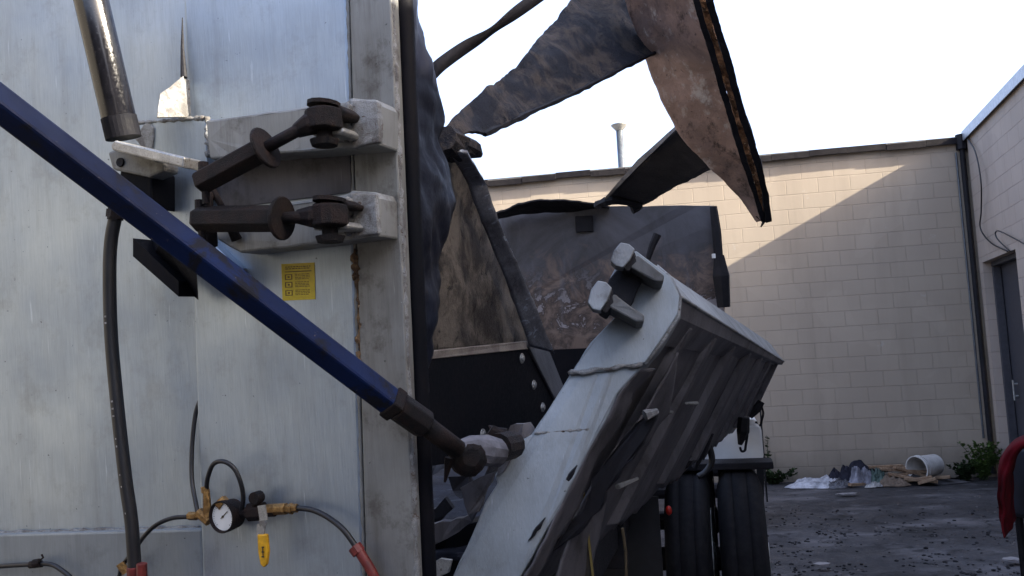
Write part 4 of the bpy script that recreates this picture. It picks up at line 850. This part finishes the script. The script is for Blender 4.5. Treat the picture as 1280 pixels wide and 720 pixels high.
# scraps and rubble
for i, (x, y, s_, lb) in enumerate(((1060, 621, .08, 'flat pinkish scrap lying alone on the asphalt before the heap'), (1028, 711, .07, 'pale stone chip near the bottom edge of the yard'), (1266, 705, .09, 'pale flat scrap under the dark upright frame'))):
    c = gp(x, y); bm = B(); prism(bm, jag([c+Vector((math.cos(a)*s_*(1 if i else 1.8), math.sin(a)*s_*.6, .03)) for a in [k_*1.05 for k_ in range(6)]], .03, .008, i), (0, 0, .012)); tag(obj('scrap', bm, M['paper'], None), lb, 'scrap')
rng = random.Random(33); bm = B()
def chunk(bm, c, s_):
    r_ = bmesh.ops.create_icosphere(bm, subdivisions=1, radius=s_)
    for v in r_['verts']: v.co = Vector((v.co.x*rng.uniform(.7, 1.3), v.co.y*rng.uniform(.7, 1.3), v.co.z*rng.uniform(.3, .7)))+c
def scatter(n_, x0, x1, y0, y1, s0, s1):
    bm = B(); 
    for _ in range(n_):
        y = y0+(y1-y0)*rng.random(); x = rng.uniform(x0, x1); c = PZ(x, y)
        if noise.noise(c*1.2) < -.05 and rng.random() < .8: continue
        chunk(bm, Vector((c.x, c.y, gz(c.x, c.y)+s1*.15)), rng.uniform(s0, s1)**1)
    return bm
o = obj('rubble', scatter(900, 950, 1290, 635, 735, .003, .020), grubby('cinder', (.02, .02, .022), (.04, .038, .04), None, 20, .95, 0, .1), None); tag(o, 'dark crumbs of rubble and cinders scattered over the yard asphalt', 'rubble'); o['kind'] = 'stuff'
o = obj('gravel', scatter(420, 940, 1290, 605, 735, .004, .014), M['concrete'], None); tag(o, 'pale grit and gravel bits scattered over the yard asphalt', 'gravel'); o['kind'] = 'stuff'

# ================================================================== dark upright cart with a red jacket (right edge)
DC = 3.6
cx = P(1290, 640, DC); cart = thing('tool_cart', 'dark upright tool cart on thin legs at the right edge of the yard', 'cart', (cx.x+.1, cx.y, 0))
bm = B(); zt = P(1262, 562, DC).z; zb = P(1262, 660, DC).z
xl = P(1255, 600, DC).x
xl += .10
prism(bm, [(xl, DC-.25, zb+.02), (xl+.5, DC-.25, zb), (xl+.5, DC-.25, zt), (xl+.02, DC-.25, zt)], (0, .5, 0)); obj('cabinet', bm, plain('dark_blue_black_panel', (.014, .016, .026), .6, 0, .4, .6, 8), cart, bevel=.02)
for (a, b_) in ((xl+.03, DC-.22), (xl+.46, DC-.22), (xl+.03, DC+.22), (xl+.46, DC+.22)):
    bm = B(); tube(bm, [(a, b_, zb+.05), (a+.005, b_, .0)], .016, 8); obj('leg', bm, M['black'], cart)
bm = B(); tube(bm, smoothline([(xl-.02, DC-.24, zb+.05), (xl-.06, DC-.26, zb-.15), (xl-.02, DC-.26, .25), (xl+.04, DC-.24, .04)], 6), .005, 6); obj('wire', bm, M['rubber'], cart, smooth=True)
bm = B()
for i in range(9): 
    t = rng.random(); tube(bm, [(xl+.02+t*.4, DC-.2+rng.random()*.3, zt+.005), (xl+.08+t*.4, DC-.2+rng.random()*.3, zt+.03)], .008, 6)
obj('loose_tools', bm, M['steel'], cart)
A_ = smoothline([P(1300, 546, DC-.3), P(1275, 550, DC-.3), P(1257, 562, DC-.3), P(1247, 585, DC-.3), P(1243, 620, DC-.3), P(1245, 650, DC-.3), P(1250, 671, DC-.3)], 6)
C_l = smoothline([P(1300, 558, DC-.3), P(1280, 563, DC-.3), P(1268, 575, DC-.3), P(1262, 600, DC-.3), P(1262, 630, DC-.3), P(1262, 655, DC-.3), P(1262, 670, DC-.3)], 6)
bm = B(); nj = len(A_); bk_ = Vector((.22, .34, 0)); gg = []
for i in range(nj):                        # cloth hanging over the edge: front fold, outer side, back fold
    a, c_ = A_[i], C_l[i]; ring = []; tt = i/nj
    for j in range(28):
        th = math.pi*2*j/28; e = Vector((math.cos(th), math.sin(th), 0)); w_ = (a.lerp(c_, .5))+(c_-a)*.5*e.x+bk_*(.5+.5*e.y)*(.7+.3*tt)
        fold = 1+.22*math.sin(th*5+tt*3)*tt+.25*noise.noise(w_*9); w_ = a.lerp(c_, .5)+bk_*.4+(w_-a.lerp(c_, .5)-bk_*.4)*fold+Vector((noise.noise(w_*14)*.012, 0, 0)); ring.append(bm.verts.new(w_))
    gg.append(ring)
for i in range(nj-1):
    for j in range(28): bm.faces.new((gg[i][j], gg[i][(j+1) % 28], gg[i+1][(j+1) % 28], gg[i+1][j]))
bm.faces.new(gg[0]); bm.faces.new(gg[-1][::-1])
tag(obj('red_jacket', bm, M['redcloth'], None, smooth=True), 'dark red fleece garment draped over the left side of the dark cart', 'jacket')
